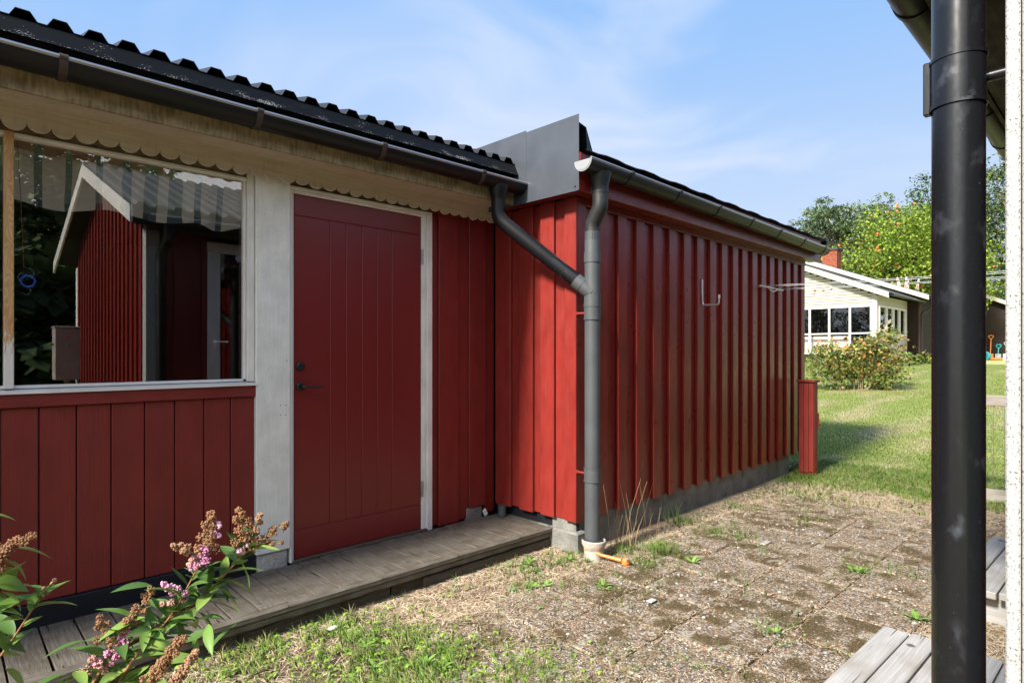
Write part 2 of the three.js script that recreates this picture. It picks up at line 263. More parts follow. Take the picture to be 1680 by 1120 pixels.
// ---------------------------------------------------------------- materials
const paint = (c, rough = .5, bump = .0012, x = {}) => mat(c, rough, { map: tPaint, bumpMap: tPaintBump, bumpScale: bump, roughnessMap: tPaintRough, ...x });
const M = {
  red: paint([.205, .019, .016], .58), redB: paint([.225, .023, .017], .40), redDoor: mat([.165, .0155, .0145], .34, { bumpMap: tPaintBump, bumpScale: .00025 }),
  redC: paint([.27, .025, .018], .56), redOld: paint([.24, .026, .018], .62),
  white: mat([.88, .88, .88], .5, { map: tWhite, bumpMap: tWhiteBump, bumpScale: .0014 }), whiteTrim: mat([.86, .87, .86], .42, { map: tPaint, bumpMap: tPaintBump, bumpScale: .0005 }),
  flaky: mat([.46, .46, .455], .62, { map: tFlaky, bumpMap: tFlakyBump, bumpScale: .0012 }),
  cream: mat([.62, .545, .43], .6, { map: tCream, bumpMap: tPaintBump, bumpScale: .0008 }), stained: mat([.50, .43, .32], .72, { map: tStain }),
  tar: paint([.016, .018, .024], .6, .001, { specularIntensity: .4 }), black: mat([.011, .0115, .0135], .36, { map: tSteel, specularIntensity: .55 }), lichen: mat([.30, .30, .31], .6, { map: tLichen, specularIntensity: .35 }), roofBlack: mat([.014, .014, .016], .46, { map: tSteel }),
  anth: mat([.022, .024, .026], .38, { map: tSteel, specularIntensity: .7 }), grey: mat([.085, .094, .102], .5, { map: tSteel }), speck: mat([.075, .08, .085], .5, { map: tSpeck }), plate: mat([.088, .100, .122], .42, { map: tSteel, metalness: .25 }), galv: mat([.42, .43, .44], .42, { map: tSteel, metalness: .3 }),
  scuff: mat([.15, .155, .17], .42, { map: tScuff, roughnessMap: tScuffRough }), steel: mat([.72, .72, .72], .36, { metalness: .7 }), steelDull: mat([.42, .42, .42], .42, { metalness: 1 }),
  dark: mat([.012, .012, .012], .45), conc: mat([.43, .43, .43], .9, { map: tConc, bumpMap: tConcBump, bumpScale: .004 }), concPaint: mat([.95, .95, .95], .7, { map: tConc, bumpMap: tConcBump, bumpScale: .006 }),
  deck: mat([.52, .51, .49], .82, { map: tDeck, bumpMap: tDeckBump, bumpScale: .003 }), plank: mat([.82, .82, .82], .75, { map: tPlank, bumpMap: tPlankBump, bumpScale: .002 }), sleeper: mat([.34, .32, .29], .9, { map: tDeck, bumpMap: tDeckBump, bumpScale: .006 }),
  pine: mat([.80, .80, .80], .6, { map: tPine }), glass: mat([1, 1, 1], .0, { transmission: 1, thickness: 0, ior: 1.95, specularIntensity: 1 }), farGlass: mat([1, 1, 1], .0, { transmission: 1, thickness: 0, ior: 1.7 }),
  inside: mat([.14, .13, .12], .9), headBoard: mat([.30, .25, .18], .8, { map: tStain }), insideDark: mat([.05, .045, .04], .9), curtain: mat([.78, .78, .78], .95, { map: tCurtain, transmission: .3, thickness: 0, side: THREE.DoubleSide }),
  clay: mat([1, .92, .88], .55, { map: tConc }), rubber: mat([.03, .03, .03], .6), orange: mat([.80, .24, .05], .38), whitePlastic: mat([.82, .82, .80], .35), beigeBox: mat([.40, .36, .33], .5, { map: tSteel }),
  siding: paint([.56, .545, .50], .55, .0004), brown: paint([.030, .021, .016], .75, .001, { specularIntensity: .4 }), sheetDark: mat([.035, .036, .04], .55), brickRed: mat([.66, .17, .085], .85, { map: tConc }), mortar: mat([.40, .38, .35], .95),
  bark: mat([.16, .12, .09], .95, { map: tBark, bumpMap: tBark, bumpScale: .02 }), barkPale: mat([.62, .60, .56], .9, { map: tBark }), pineBark: mat([.32, .15, .08], .95, { map: tBark }),
  lip: mat([.34, .35, .38], .28, { metalness: .75 }), rusty: mat([.05, .032, .026], .6, { map: tSteel }), line: mat([.42, .46, .48], .4), pin: mat([.62, .47, .42], .6), wire: mat([.16, .20, .17], .5, { metalness: .4 }), railWood: mat([.62, .58, .54], .8, { map: tPlank }),
};
const leafMat = (x = {}) => mat([1, 1, 1], .6, { vertexColors: true, side: THREE.DoubleSide, transmission: .35, thickness: 0, specularIntensity: .25, ...x });

// ---------------------------------------------------------------- the ground
const groundY = (x, z) => .85 * clamp((x - 7.5) / 18) * (x > 7.5 ? 1 : 0) * smooth(7.5, 10, x) + (x > 25.5 ? Math.min(2.5, (x - 25.5) * .0) : 0) + .006 * perlin(x * 3.1 + 7, z * 3.1) - .004;
const lawnAt = (x, z) => smooth(5.9, 6.9, x + .35 * (z - 1.4) * -1 + fbm(x * 1.2, z * 1.2, 3) * .9);    // 0 trampled yard, 1 lawn
{ const xs = [], zs = []; for (let x = -1; x < 9; x += .09) xs.push(x); for (let x = 9; x < 34; x += .3) xs.push(x); for (let x = 34, s = .6; x < 420; x += s, s *= 1.18) xs.push(x); for (let x = -1.1, s = .2; x > -420; x -= s, s *= 1.25) xs.unshift(x);
  for (let z = -1; z < 4; z += .09) zs.push(z); for (let z = 4, s = .2; z < 420; z += s, s *= 1.22) zs.push(z); for (let z = -1.1, s = .15; z > -420; z -= s, s *= 1.16) zs.unshift(z);
  const pos = [], uv = [], col = [], idx = [], nx = xs.length;
  for (const z of zs) for (const x of xs) {
    pos.push(x, groundY(x, z), z); uv.push(x, z);
    const L = Math.max(lawnAt(x, z), smooth(4.2, 6, z)), n = fbm(x * 1.7, z * 1.7, 4), m = fbm(x * .6 + 9, z * .6 + 4, 3), stripe = fbm(x * .55 + 20, z * 2.0 + 6, 3);
    let yard = mix3([.37, .29, .20], [.20, .14, .092], smooth(-.1, .5, n));             // straw over crumbly earth
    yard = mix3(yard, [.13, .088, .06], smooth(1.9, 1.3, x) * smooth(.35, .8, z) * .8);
    let lawn = mix3([.48, .55, .18], [.72, .67, .38], smooth(-.25, .5, stripe * .8 + m * .5)); lawn = mix3(lawn, [.20, .30, .07], smooth(9.5, 7.5, x) * .45);
    col.push(...mix3(yard, lawn, L));
  }
  for (let j = 0; j + 1 < zs.length; j++) for (let i = 0; i + 1 < nx; i++) { const a = j * nx + i; idx.push(a, a + nx, a + 1, a + 1, a + nx, a + nx + 1); }
  const g = new THREE.BufferGeometry(); g.setAttribute('position', new THREE.Float32BufferAttribute(pos, 3)); g.setAttribute('uv', new THREE.Float32BufferAttribute(uv, 2)); g.setAttribute('color', new THREE.Float32BufferAttribute(col, 3)); g.setIndex(idx); g.computeVertexNormals();
  setting('ground', new THREE.Mesh(g, mat([1, 1, 1], .95, { vertexColors: true, map: tSoil, bumpMap: tSoilBump, bumpScale: .02 }))); }

const patio = setting('patio', new THREE.Group());
{ const slabMats = AGG.map(([c, b]) => mat([.72, .70, .66], .88, { map: c, bumpMap: b, bumpScale: .003 }));
  for (let i = -3; i < 8; i++) for (let j = -2; j < 2; j++) {
    const x0 = 2.415 + i * .398, z0 = 1.76 + j * .395; if (x0 < 1.5 && z0 < 1.2) continue;
    const g = box(-.192, .192, -.05, 0, -.190, .190, .006, 2), k = (fbm(i * .7 + 3, j * .9) > .1 || (i > 4 && j < 0)) ? 2 : (i * 7 + j * 3 + 21) % 3 === 0 ? 1 : (i + j) & 1 ? 0 : 1;
    const o = part('paving_slab', g, slabMats[k], patio); o.position.set(x0 + .199, .012 + rr(-.004, .005), z0 + .1975); o.rotation.set(rr(-.012, .012), rr(-.012, .012), rr(-.012, .012));
  } }

// ---------------------------------------------------------------- gutters, roofs
function gutter(parent, name, x0, x1, zc, top, r, dir, m, brackets, label, bm = m) {
  const loop = []; for (let k = 0; k <= 14; k++) { const a = Math.PI * (1 + k / 14); loop.push([zc + dir * Math.cos(a) * r, top + Math.sin(a) * r]); }
  for (let k = 14; k >= 0; k--) { const a = Math.PI * (1 + k / 14); loop.push([zc + dir * Math.cos(a) * (r - .003), top + Math.sin(a) * (r - .003)]); }
  const bead = cyl(.0095, .0095, [x0, top + .003, zc + dir * (r - .004)], [x1, top + .003, zc + dir * (r - .004)], 12);
  const g = part(name, sweepX(loop, x0, x1), m, parent, label); part('rolled_lip', bead, M.lip, g);
  for (const bx of brackets) { const l2 = []; for (let k = 0; k <= 12; k++) { const a = Math.PI * (1 + k / 12); l2.push([zc + dir * Math.cos(a) * (r + .005), top + Math.sin(a) * (r + .005)]); } for (let k = 12; k >= 0; k--) { const a = Math.PI * (1 + k / 12); l2.push([zc + dir * Math.cos(a) * (r + .001), top + Math.sin(a) * (r + .001)]); }
    part('gutter_bracket', merge([sweepX(l2, bx - .014, bx + .014), cyl(.0135, .0135, [bx - .014, top + .003, zc + dir * (r - .003)], [bx + .014, top + .003, zc + dir * (r - .003)], 12)]), bm, g); }
  return g;
}
function corrugated(x0, x1, period, h, fr, E, T, th = .003) {           // trapezoid sheet, ribs running from the eaves E=[z,y] to the ridge T=[z,y]
  const xs = []; for (let x = x0; x < x1; x += period) xs.push([x, 0], [x + period * fr[0], 0], [x + period * fr[1], h], [x + period * fr[2], h]); xs.push([x1, 0]);
  const polys = [];
  for (let i = 0; i + 1 < xs.length; i++) { const [a, ha] = xs[i], [b, hb] = xs[i + 1]; const e = (x, hh, o) => [x, E[1] + hh + o, E[0]], t = (x, hh, o) => [x, T[1] + hh + o, T[0]]; const up = T[0] < E[0];
    const q = [e(a, ha, th), e(b, hb, th), t(b, hb, th), t(a, ha, th)], w = [e(a, ha, 0), t(a, ha, 0), t(b, hb, 0), e(b, hb, 0)], f = [e(a, ha, 0), e(b, hb, 0), e(b, hb, th), e(a, ha, th)];
    for (const p of [q, w, f]) polys.push(up ? p : p.slice().reverse()); }
  return polyGeo(polys, metreUV(2, 0, 0));
}

// ---------------------------------------------------------------- the red house with window and door (wall face on z = 0)
{ const h = thing('red_house', 'long red house with scalloped cream eaves, white post, striped window curtain and plank door', 'house');
  // core walls, floor and ceiling round a dim room
  part('wall_core', merge([box(-4, 1.42, .0, 1.10, -.13, -.024), box(-4, -.95, 1.10, 2.34, -.13, -.024), box(1.19, 1.42, 1.10, 2.34, -.13, -.034), box(2.33, 2.94, .0, 2.34, -.13, -.05), box(-.95, 1.19, 2.262, 2.34, -.13, -.034), box(1.42, 2.33, 2.205, 2.34, -.13, -.05)]), M.insideDark, h);
  part('room', merge([box(-4, 2.94, .0, 2.34, -3.6, -3.5), box(-4.1, -4, 0, 2.34, -3.6, -.0), box(2.86, 2.94, 0, 2.34, -3.5, -.13), box(-4, 2.86, .0, .08, -3.5, -.13), box(-4, 2.94, 2.345, 2.42, -3.6, .20)]), M.inside, h);
  part('outer_wall', box(-4, -.95, .225, 2.3, -.022, 0), M.red, h);
  // boards under the window
  const bx = [-.95, -.81, -.68, -.55, -.42, -.29, -.16, -.03, .10, .19, .317, .450, .580, .715, .843, .976, 1.1055, 1.2245];
  for (let i = 9; i + 1 < bx.length; i++) part('board', box(bx[i] + .0023, bx[i + 1] - .0023, .2255, 1.062, -.022, rr(-.0015, .0015), .003), M.red, h);
  for (let i = 0; i < 9; i++) part('board', box(bx[i] + .0023, bx[i + 1] - .0023, .2255, 1.062, -.022, rr(-.0015, .0015), .003), M.red, h);
  part('ledge', box(-.95, 1.2265, 1.0635, 1.1225, -.02, .020, .004, 0), M.red, h);
  part('base_board', box(-4, 1.222, .03, .2235, -.02, .016, .004, 0), M.tar, h, 'black tarred base board');
  // window
  const win = part('window', merge([box(1.190, 1.2255, 1.143, 2.262, -.045, .004), box(1.176, 1.1895, 1.155, 2.225, -.05, -.014), box(-.95, 1.189, 2.206, 2.2235, -.05, .0, .003, 0), box(-.95, 1.176, 1.1435, 1.157, -.05, -.014, .002, 0), box(-.95, -.91, 1.157, 2.226, -.045, .004)]), M.whiteTrim, h);
  part('sill', polyGeo([[[-.95, 1.123, .034], [1.2265, 1.123, .034], [1.2265, 1.134, .034], [-.95, 1.134, .034]], [[-.95, 1.134, .034], [1.2265, 1.134, .034], [1.2265, 1.1435, -.05], [-.95, 1.1435, -.05]], [[-.95, 1.123, -.05], [1.2265, 1.123, -.05], [1.2265, 1.123, .034], [-.95, 1.123, .034]], [[1.2265, 1.123, .034], [1.2265, 1.123, -.05], [1.2265, 1.1435, -.05], [1.2265, 1.134, .034]]], metreUV(0, .3, .4)), M.whiteTrim, win);
  part('pane', box(.234, 1.180, 1.150, 2.230, -.034, -.030, .0005), M.glass, win);
  part('pane', box(-.91, .201, 1.150, 2.230, -.034, -.030, .0005), M.glass, win);
  { const g = box(.201, .234, 1.1445, 2.226, -.03, .006, .003), p = g.attributes.position, u = g.attributes.uv; for (let i = 0; i < p.count; i++) u.setXY(i, p.getX(i) + p.getZ(i) - .2, p.getY(i) - 1.1445); part('mullion', g, M.pine, win, 'bare pine window bar with white paint left at its foot'); }
  // white post
  const post = part('corner_post', box(1.2275, 1.4135, .216, 2.325, -.03, .026, .004), M.white, h);
  for (const [x, y] of [[1.357, 1.008], [1.386, 1.008], [1.357, .955], [1.386, .955], [1.392, 1.25], [1.386, .36], [1.35, .355], [1.372, .315]]) part('nail', cyl(.0028, .0028, [x, y, .0255], [x, y, .0272], 8), M.dark, post);
  part('footing', box(1.236, 1.405, .02, .214, -.1, .012, .01), M.concPaint, h, 'crumbling whitewashed footing under the post');
  // door
  const fr = part('door_frame', merge([box(1.4145, 1.4295, .128, 2.2035, -.06, .016), box(1.4298, 1.4415, .128, 2.205, -.06, .004), box(2.3045, 2.340, .128, 2.206, -.06, .004), box(2.3403, 2.3815, .122, 2.2035, -.06, .018), box(1.4298, 2.3402, 2.1865, 2.204, -.06, .005, .003, 0), box(1.4145, 2.3815, 2.2043, 2.2235, -.06, .017, .003, 0)]), M.whiteTrim, h);
  for (const y of [1.922, .401]) part('hinge', merge([cyl(.0075, .0075, [2.306, y - .05, .008], [2.306, y - .002, .008], 12), cyl(.0075, .0075, [2.306, y + .002, .008], [2.306, y + .05, .008], 12), box(2.306, 2.316, y - .045, y + .045, .002, .006, .001)]), M.steelDull, fr);
  const door = part('door', box(1.4435, 2.3025, .139, 2.184, -.05, -.0125), M.redDoor, h);
  part('rail', box(1.444, 2.302, 2.066, 2.1835, -.0124, -.001, .004, 0), M.redDoor, door); part('rail', box(1.444, 2.302, .1395, .299, -.0124, -.001, .004, 0), M.redDoor, door);
  const gx = [1.444, 1.660, 1.765, 1.870, 1.976, 2.081, 2.302]; for (let i = 0; i < 6; i++) part('plank', box(gx[i] + .0004, gx[i + 1] - .0004, .2996, 2.0654, -.0124, -.0016, .0045), M.redDoor, door);
  const rose = (y) => lathe([[0, .016], [.018, .016], [.0235, .012], [.0245, .004], [.0245, 0], [0, 0]], 0, 0, 0, 28).rotateX(Math.PI / 2).translate(1.479, y, -.002);
  part('handle', merge([rose(1.105), tube(roundPath([[1.479, 1.105, .01], [1.479, 1.105, .052], [1.589, 1.102, .054]], .014), (t) => mix(.0095, .0065, t), 14)]), M.dark, door);
  part('lock', merge([rose(1.218), cyl(.008, .008, [1.481, 1.218, .012], [1.481, 1.218, .0165], 14), box(1.4795, 1.4825, 1.208, 1.215, .014, .0155, .0003)]), M.dark, door);
  part('threshold', box(1.43, 2.34, .122, .1375, -.05, .02, .003, 0), M.sleeper, h);
  // boards between the door and the annex
  for (const [x0, x1, y0, z] of [[2.3825, 2.4525, .128, -.020], [2.4485, 2.618, .124, .0], [2.6145, 2.719, .128, -.016], [2.716, 2.868, .200, .0], [2.864, 2.966, .135, -.022]]) part('board', box(x0, x1, y0, 2.31, z - .022, z, .003), M.red, h);
  part('foundation_block', box(2.695, 2.845, .0, .1985, -.12, -.012, .008), M.conc, h);
  // eaves
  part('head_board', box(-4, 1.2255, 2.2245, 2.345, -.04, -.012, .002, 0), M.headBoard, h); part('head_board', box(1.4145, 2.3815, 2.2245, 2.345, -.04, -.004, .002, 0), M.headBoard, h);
  { const s = new THREE.Shape(), x0 = -4, x1 = 2.905, p = .0823, y = 2.256, n = Math.floor((x1 - x0) / p); const st = x1 - n * p;
    s.moveTo(st, 2.329); for (let i = 0; i < n; i++) { const a = st + i * p; if (!i) s.lineTo(a, y); for (let k = 1; k <= 8; k++) { const t = Math.PI * k / 8; s.lineTo(a + p / 2 - Math.cos(t) * p / 2, y - .002 - Math.sin(t) * .035 * (1 + .12 * Math.sin(i * 2.3))); } } s.lineTo(x1, 2.329); s.closePath();
    part('scalloped_valance', new THREE.ExtrudeGeometry(s, { depth: .016, bevelEnabled: false }).translate(0, 0, .052), M.cream, h); }
  for (const [z0, z1] of [[-.02, .141], [.1425, .294]]) part('soffit_board', place(box(-4, 2.842, 0, .014, z0, z1, .003, 2), 0, 2.333, 0, 0, .10), M.cream, h);
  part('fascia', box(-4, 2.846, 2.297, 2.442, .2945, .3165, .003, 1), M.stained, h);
  const gt = gutter(h, 'gutter', -4, 2.846, .3835, 2.416, .0615, 1, M.black, [-.41, .349, 1.088, 1.753, 2.463], undefined, M.rusty);
  part('outlet', merge([lathe([[.062, .0], [.060, -.035], [.047, -.075], [.047, -.13]], 2.640, 2.380, .3835)]), M.black, gt);
  part('end_cap', sweepX([...Array(15).keys()].map((k) => { const a = Math.PI * (1 + k / 14); return [.3835 + Math.cos(a) * .063, 2.416 + Math.sin(a) * .063]; }), 2.846, 2.8495), M.black, gt);
  // roof
  const rf = part('roof', corrugated(-4, 2.849, .1157, .033, [.26, .42, .80], [.331, 2.569], [-1.9, 3.16]), M.roofBlack, h);
  part('flashing', polyGeo([[[-4, 2.490, .364], [2.849, 2.490, .364], [2.849, 2.567, .327], [-4, 2.567, .327]], [[-4, 2.488, .362], [-4, 2.565, .325], [2.849, 2.565, .325], [2.849, 2.488, .362]]], (q) => [q[0], (q[1] - 2.49) * 2]), M.lichen, rf, 'black eaves flashing speckled with pale lichen');
  part('roof_deck', polyGeo([[[-4, 2.443, .315], [2.848, 2.443, .315], [2.848, 2.56, .318], [-4, 2.56, .318]], [[-4, 2.56, .318], [2.848, 2.56, .318], [2.848, 3.13, -1.9], [-4, 3.13, -1.9]], [[-4, 2.43, .2], [-4, 2.43, -3.7], [2.848, 2.43, -3.7], [2.848, 2.43, .2]], [[-4, 3.13, -1.9], [2.848, 3.13, -1.9], [2.848, 2.43, -3.9], [-4, 2.43, -3.9]]], metreUV(0, 0, 0)), M.tar, rf);
  // things in and at the window
  { const n = 240, pos = [], uv = [], idx = []; for (let i = 0; i <= n; i++) { const t = i / n, x = -.95 + t * 2.14; for (let j = 0; j <= 6; j++) { const v = j / 6, f = 1 - v * .55; pos.push(x, 1.955 + v * .305 + (1 - v) * (.018 * fbm(x * 4, 3, 2) + .006 * Math.sin(x * 23 + Math.sin(x * 5) * 2)), -.125 + f * (.026 * Math.sin(x * 23 + Math.sin(x * 5) * 2) + .018 * fbm(x * 9, 1, 2)) + .05 * v); uv.push(x + .06, v * .305 + .02); } }
    for (let i = 0; i < n; i++) for (let j = 0; j < 6; j++) { const a = i * 7 + j; idx.push(a, a + 7, a + 1, a + 1, a + 7, a + 8); }
    const g = new THREE.BufferGeometry(); g.setAttribute('position', new THREE.Float32BufferAttribute(pos, 3)); g.setAttribute('uv', new THREE.Float32BufferAttribute(uv, 2)); g.setIndex(idx); g.computeVertexNormals();
    const c = thing('curtain_pelmet', 'short gathered curtain with sage and slate stripes inside the window', 'curtain'); part('cloth', g, M.curtain, c); part('curtain_rod', cyl(.006, .006, [-.95, 2.255, -.07], [1.188, 2.255, -.07], 10), M.whitePlastic, c); }
  { const o = thing('window_ornament', 'blue glass ring with curled wires hanging on a brown string behind the window', 'ornament'); part('string', tube([[.248, 2.25, -.062], [.262, 1.95, -.068], [.272, 1.665, -.07]], .0012, 6), mat([.22, .06, .03], .8), o);
    part('glass_ring', new THREE.TorusGeometry(.024, .005, 10, 28).translate(.286, 1.607, -.07), mat([.05, .2, .9], .1, { transmission: .6, thickness: 0 }), o);
    part('wire', merge([tube(roundPath([[.272, 1.665, -.07], [.30, 1.66, -.07], [.31, 1.635, -.07], [.285, 1.63, -.07], [.262, 1.645, -.07], [.25, 1.62, -.07], [.27, 1.585, -.07], [.30, 1.57, -.07], [.285, 1.545, -.07], [.262, 1.555, -.07]], .012), .0012, 6)]), M.wire, o); }
}

// ---------------------------------------------------------------- wooden walkway along the house
{ const w = thing('wooden_walkway', 'low weathered grey wooden walkway in front of the plank door', 'walkway', [1.2, 0, .3]);
  for (let i = 0, x = -1.9; x < 1.86; i++) { const wd = rr(.115, .124), z1 = .207 + rr(-.004, .002); const o = part('deck_board', box(-wd / 2, wd / 2, -.026, 0, -.282, z1, .0018, 2), M.deck, w); o.position.set(x + wd / 2, .125 + rr(-.0025, .0015), 0); o.rotation.set(rr(-.004, .004), rr(-.006, .006), rr(-.012, .012)); x += wd + rr(.006, .010); }
  part('edge_board', box(-2.1, 1.84, .098, .1285, .2095, .252, .006, 0), M.deck, w); part('edge_board', box(-2.1, 1.83, .064, .0965, .2075, .243, .005, 0), M.deck, w);
  part('joist', box(-2.1, 1.7, .0, .0985, -.1, -.05), M.sleeper, w); part('joist', box(-2.1, .55, -.02, .098, .15, .206, .004, 0), M.sleeper, w);
  { const g = box(.56, 1.85, -.05, .0975, .13, .2065, .012, 0), p = g.attributes.position; part('old_sleeper', g, M.sleeper, w, 'rotten dark sleeper under the walkway edge'); part('old_sleeper', box(.75, 1.86, -.05, .052, .2075, .235, .012, 0), M.sleeper, w); } }

// ---------------------------------------------------------------- the annex: long side on z = 0, end wall on x = 0, turned a little
const ANX = [2.97, 0, .76], TH = 1.2 * Math.PI / 180;
{ const a = thing('red_annex', 'red board-and-batten annex with concrete foundation, dark gutter and grey steel upstand', 'outbuilding', ANX, TH);
  part('wall_core', merge([box(.05, 4.02, .2, 2.5, -.12, -.052), box(.05, .12, .2, 2.5, -4.5, -.12), box(3.92, 4.02, .2, 2.5, -4.5, -.12), box(.12, 3.92, .2, 2.5, -4.5, -4.4)]), M.tar, a);
  // long side: battens over boards
  const bl = [.247, .470, .696, .923, 1.147, 1.373, 1.591, 1.812, 2.029, 2.243, 2.440, 2.655, 2.864, 3.069, 3.277, 3.488, 3.694, 3.915];
  let px = .105; for (const b of bl) { part('board', box(px - .012, b + .012, .205 + rr(-.006, .008), 2.262, -.051, -.028, .003), M.redB, a); part('batten', box(b, b + .108 + rr(-.003, .003), .192 + rr(-.006, .006), 2.2535, -.0275, rr(-.0015, .001), .004), M.redB, a); px = b + .108; }
  part('corner_board', box(.0245, .108, .192, 2.30, -.026, .0, .004), M.redB, a); part('corner_board', box(3.99, 4.04, .2, 2.3, -.10, -.05, .004), M.redB, a);
  part('soffit', box(-.112, -.002, 2.302, 2.316, -.76, .0005, .003, 2), M.redB, a);
  part('frieze_board', box(.1085, 4.035, 2.2545, 2.40, -.026, .001, .003, 0), M.redB, a);
  part('soffit', box(-.11, 4.13, 2.302, 2.316, .0015, .094, .003, 0), M.redB, a); part('fascia', box(-.112, 4.15, 2.295, 2.452, .0945, .118, .004, 0), M.redB, a); part('fascia', box(-.112, 4.15, 2.4535, 2.53, .1, .126, .004, 0), M.redB, a);
  // end wall towards the door
  for (const [z0, z1] of [[-.756, -.60], [-.512, -.383], [-.311, -.189], [-.098, .0005]]) part('batten', box(-.001, .0235, .190 + (z1 + .8) * .012, 2.30, z0, z1, .004), M.redC, a);
  for (const [z0, z1] of [[-.77, -.725], [-.61, -.50], [-.395, -.30], [-.20, -.088]]) part('board', box(.024, .046, .200, 2.30, z0, z1, .003), M.redC, a);
  part('plinth_strip', box(.05, .075, .11, .235, -.8, -.03, .003, 2), M.tar, a);
  // foundation
  for (const [x0, x1] of [[.035, 1.12], [1.126, 2.515], [2.53, 3.66]]) part('foundation_block', box(x0, x1, -.25, .225, -.24, -.036, .012, 0), M.conc, a);
  part('foundation_block', box(.018, .2, -.2, .125, -.37, -.26, .01), M.conc, a); part('foundation_block', box(.01, .14, -.2, .13, -.255, .0, .012), M.conc, a);
  // grey steel upstand on the end wall
  part('steel_upstand', box(-.1165, -.114, 2.297, 2.764, -.3325, .1185, .0006), M.plate, a); part('steel_upstand', box(-.118, -.1155, 2.297, 2.775, -1.8, -.329, .0006), M.plate, a);
  part('drip_edge', box(-.127, -.1125, 2.290, 2.2965, -1.8, .1185, .001), M.plate, a); part('screw', cyl(.006, .006, [-.116, 2.322, .09], [-.1205, 2.322, .09], 10), M.dark, a);
  part('parapet_cap', polyGeo([[[-.113, 2.745, .08], [.005, 2.722, .08], [.005, 2.722, -4.4], [-.113, 2.745, -4.4]], [[.005, 2.722, .08], [.060, 2.56, .095], [.060, 2.56, -4.4], [.005, 2.722, -4.4]], [[.005, 2.720, .078], [.0, 2.55, .093], [.058, 2.55, .093]], [[-.113, 2.741, .03], [-.113, 2.54, .03], [.0, 2.54, .03], [.0, 2.721, .03]]], metreUV(2, 0, 0)), M.anth, a);
  // roof sheet and gutter
  const rf = part('roof', corrugated(-.10, 4.27, .43, .008, [.3, .5, .8], [.158, 2.537], [-4.6, 2.72], .006), M.roofBlack, a);
  part('roof_deck', polyGeo([[[-.09, 2.531, .126], [4.25, 2.531, .126], [4.25, 2.536, .156], [-.09, 2.536, .156]], [[-.09, 2.531, -4.5], [4.25, 2.531, -4.5], [4.25, 2.531, .126], [-.09, 2.531, .126]]], metreUV(0, 0, 0)), M.tar, rf);
  part('verge_strip', merge([box(4.24, 4.285, 2.50, 2.562, -4.5, .165, .003), box(4.21, 4.29, 2.563, 2.578, -.35, .15, .003)]), M.anth, rf);
  const g = gutter(a, 'gutter', -.178, 4.03, .1855, 2.452, .0635, 1, M.anth, [.25, .86, 1.47, 2.08, 2.69, 3.30, 3.90]); g.rotation.z = -.0085;
  const half = (r) => [...Array(17).keys()].map((k) => { const t = Math.PI * (1 + k / 16); return [.1855 + Math.cos(t) * r, 2.452 + Math.sin(t) * r]; });
  part('end_cap', merge([sweepX(half(.0665), -.182, -.1775), sweepX(half(.058), -.1845, -.182)]), M.galv, g, 'pale half-round gutter end cap'); part('end_cap', sweepX(half(.0655), 4.03, 4.035), M.anth, g);
  // downpipe with the branch from the house gutter
  const dp = part('downpipe', merge([lathe([[.068, .0], [.060, -.045], [.05, -.085], [.049, -.14]], .012, 2.410, .1855), cyl(.0515, .0515, [.012, 2.32, .1855], [.012, 2.285, .1855], 28), tube(roundPath([[.012, 2.30, .1855], [.012, 2.20, .1855], [.014, 2.10, .122], [.014, 2.0, .122]], .10), .0485, 28)]), M.speck, a, 'dark lichen-spotted upper bend of the downpipe');
  part('pipe', cyl(.0485, .0485, [.014, 2.055, .122], [.014, .08, .122], 32), M.grey, dp, 'grey downpipe'); part('coupling', merge([cyl(.0525, .0525, [.014, 1.925, .122], [.014, 1.86, .122], 32), cyl(.0525, .0525, [.014, 1.66, .122], [.014, 1.585, .122], 32), cyl(.055, .055, [.014, 1.60, .122], [.014, 1.585, .122], 32)]), M.grey, dp);
  for (const y of [1.545, .530]) part('clamp', merge([cyl(.0525, .0525, [.014, y - .045, .122], [.014, y + .045, .122], 32), cyl(.0545, .0545, [.014, y + .036, .122], [.014, y + .045, .122], 32), cyl(.0545, .0545, [.014, y - .045, .122], [.014, y - .036, .122], 32), box(.063, .074, y - .048, y + .048, .104, .139, .002)]), M.grey, dp);
  for (const y of [1.545, .530]) part('clamp_arm', merge([cyl(.008, .008, [.006, y, .003], [.012, y, .075], 10), box(-.004, .018, y - .012, y + .012, .0005, .012, .003)]), M.redC, dp);
  // branch: elbow below the house gutter outlet, then the long slope to the downpipe (end points in world, taken into the annex frame)
  const toA = (x, y, z) => { const dx = x - ANX[0], dz = z - ANX[2], c = Math.cos(TH), s = Math.sin(TH); return [dx * c - dz * s, y, dx * s + dz * c]; };
  const o0 = toA(2.640, 2.302, .3835), o1 = toA(2.637, 2.165, .386), end = [.008, 1.668, .122], dir = (p, q, t) => [mix(p[0], q[0], t), mix(p[1], q[1], t), mix(p[2], q[2], t)];
  part('branch_pipe', tube(roundPath([o0, o1, dir(o1, end, .72)], .10, 12), .0465, 28), M.black, dp, 'black sloping branch pipe'); part('branch_pipe', cyl(.0468, .0468, dir(o1, end, .585), dir(o1, end, .86), 28), M.scuff, dp);
  part('branch_pipe', merge([cyl(.0495, .0495, dir(o1, end, .83), dir(o1, end, .90), 28), tube([dir(o1, end, .84), dir(o1, end, 1.0)], .0475, 28)]), M.grey, dp);
}
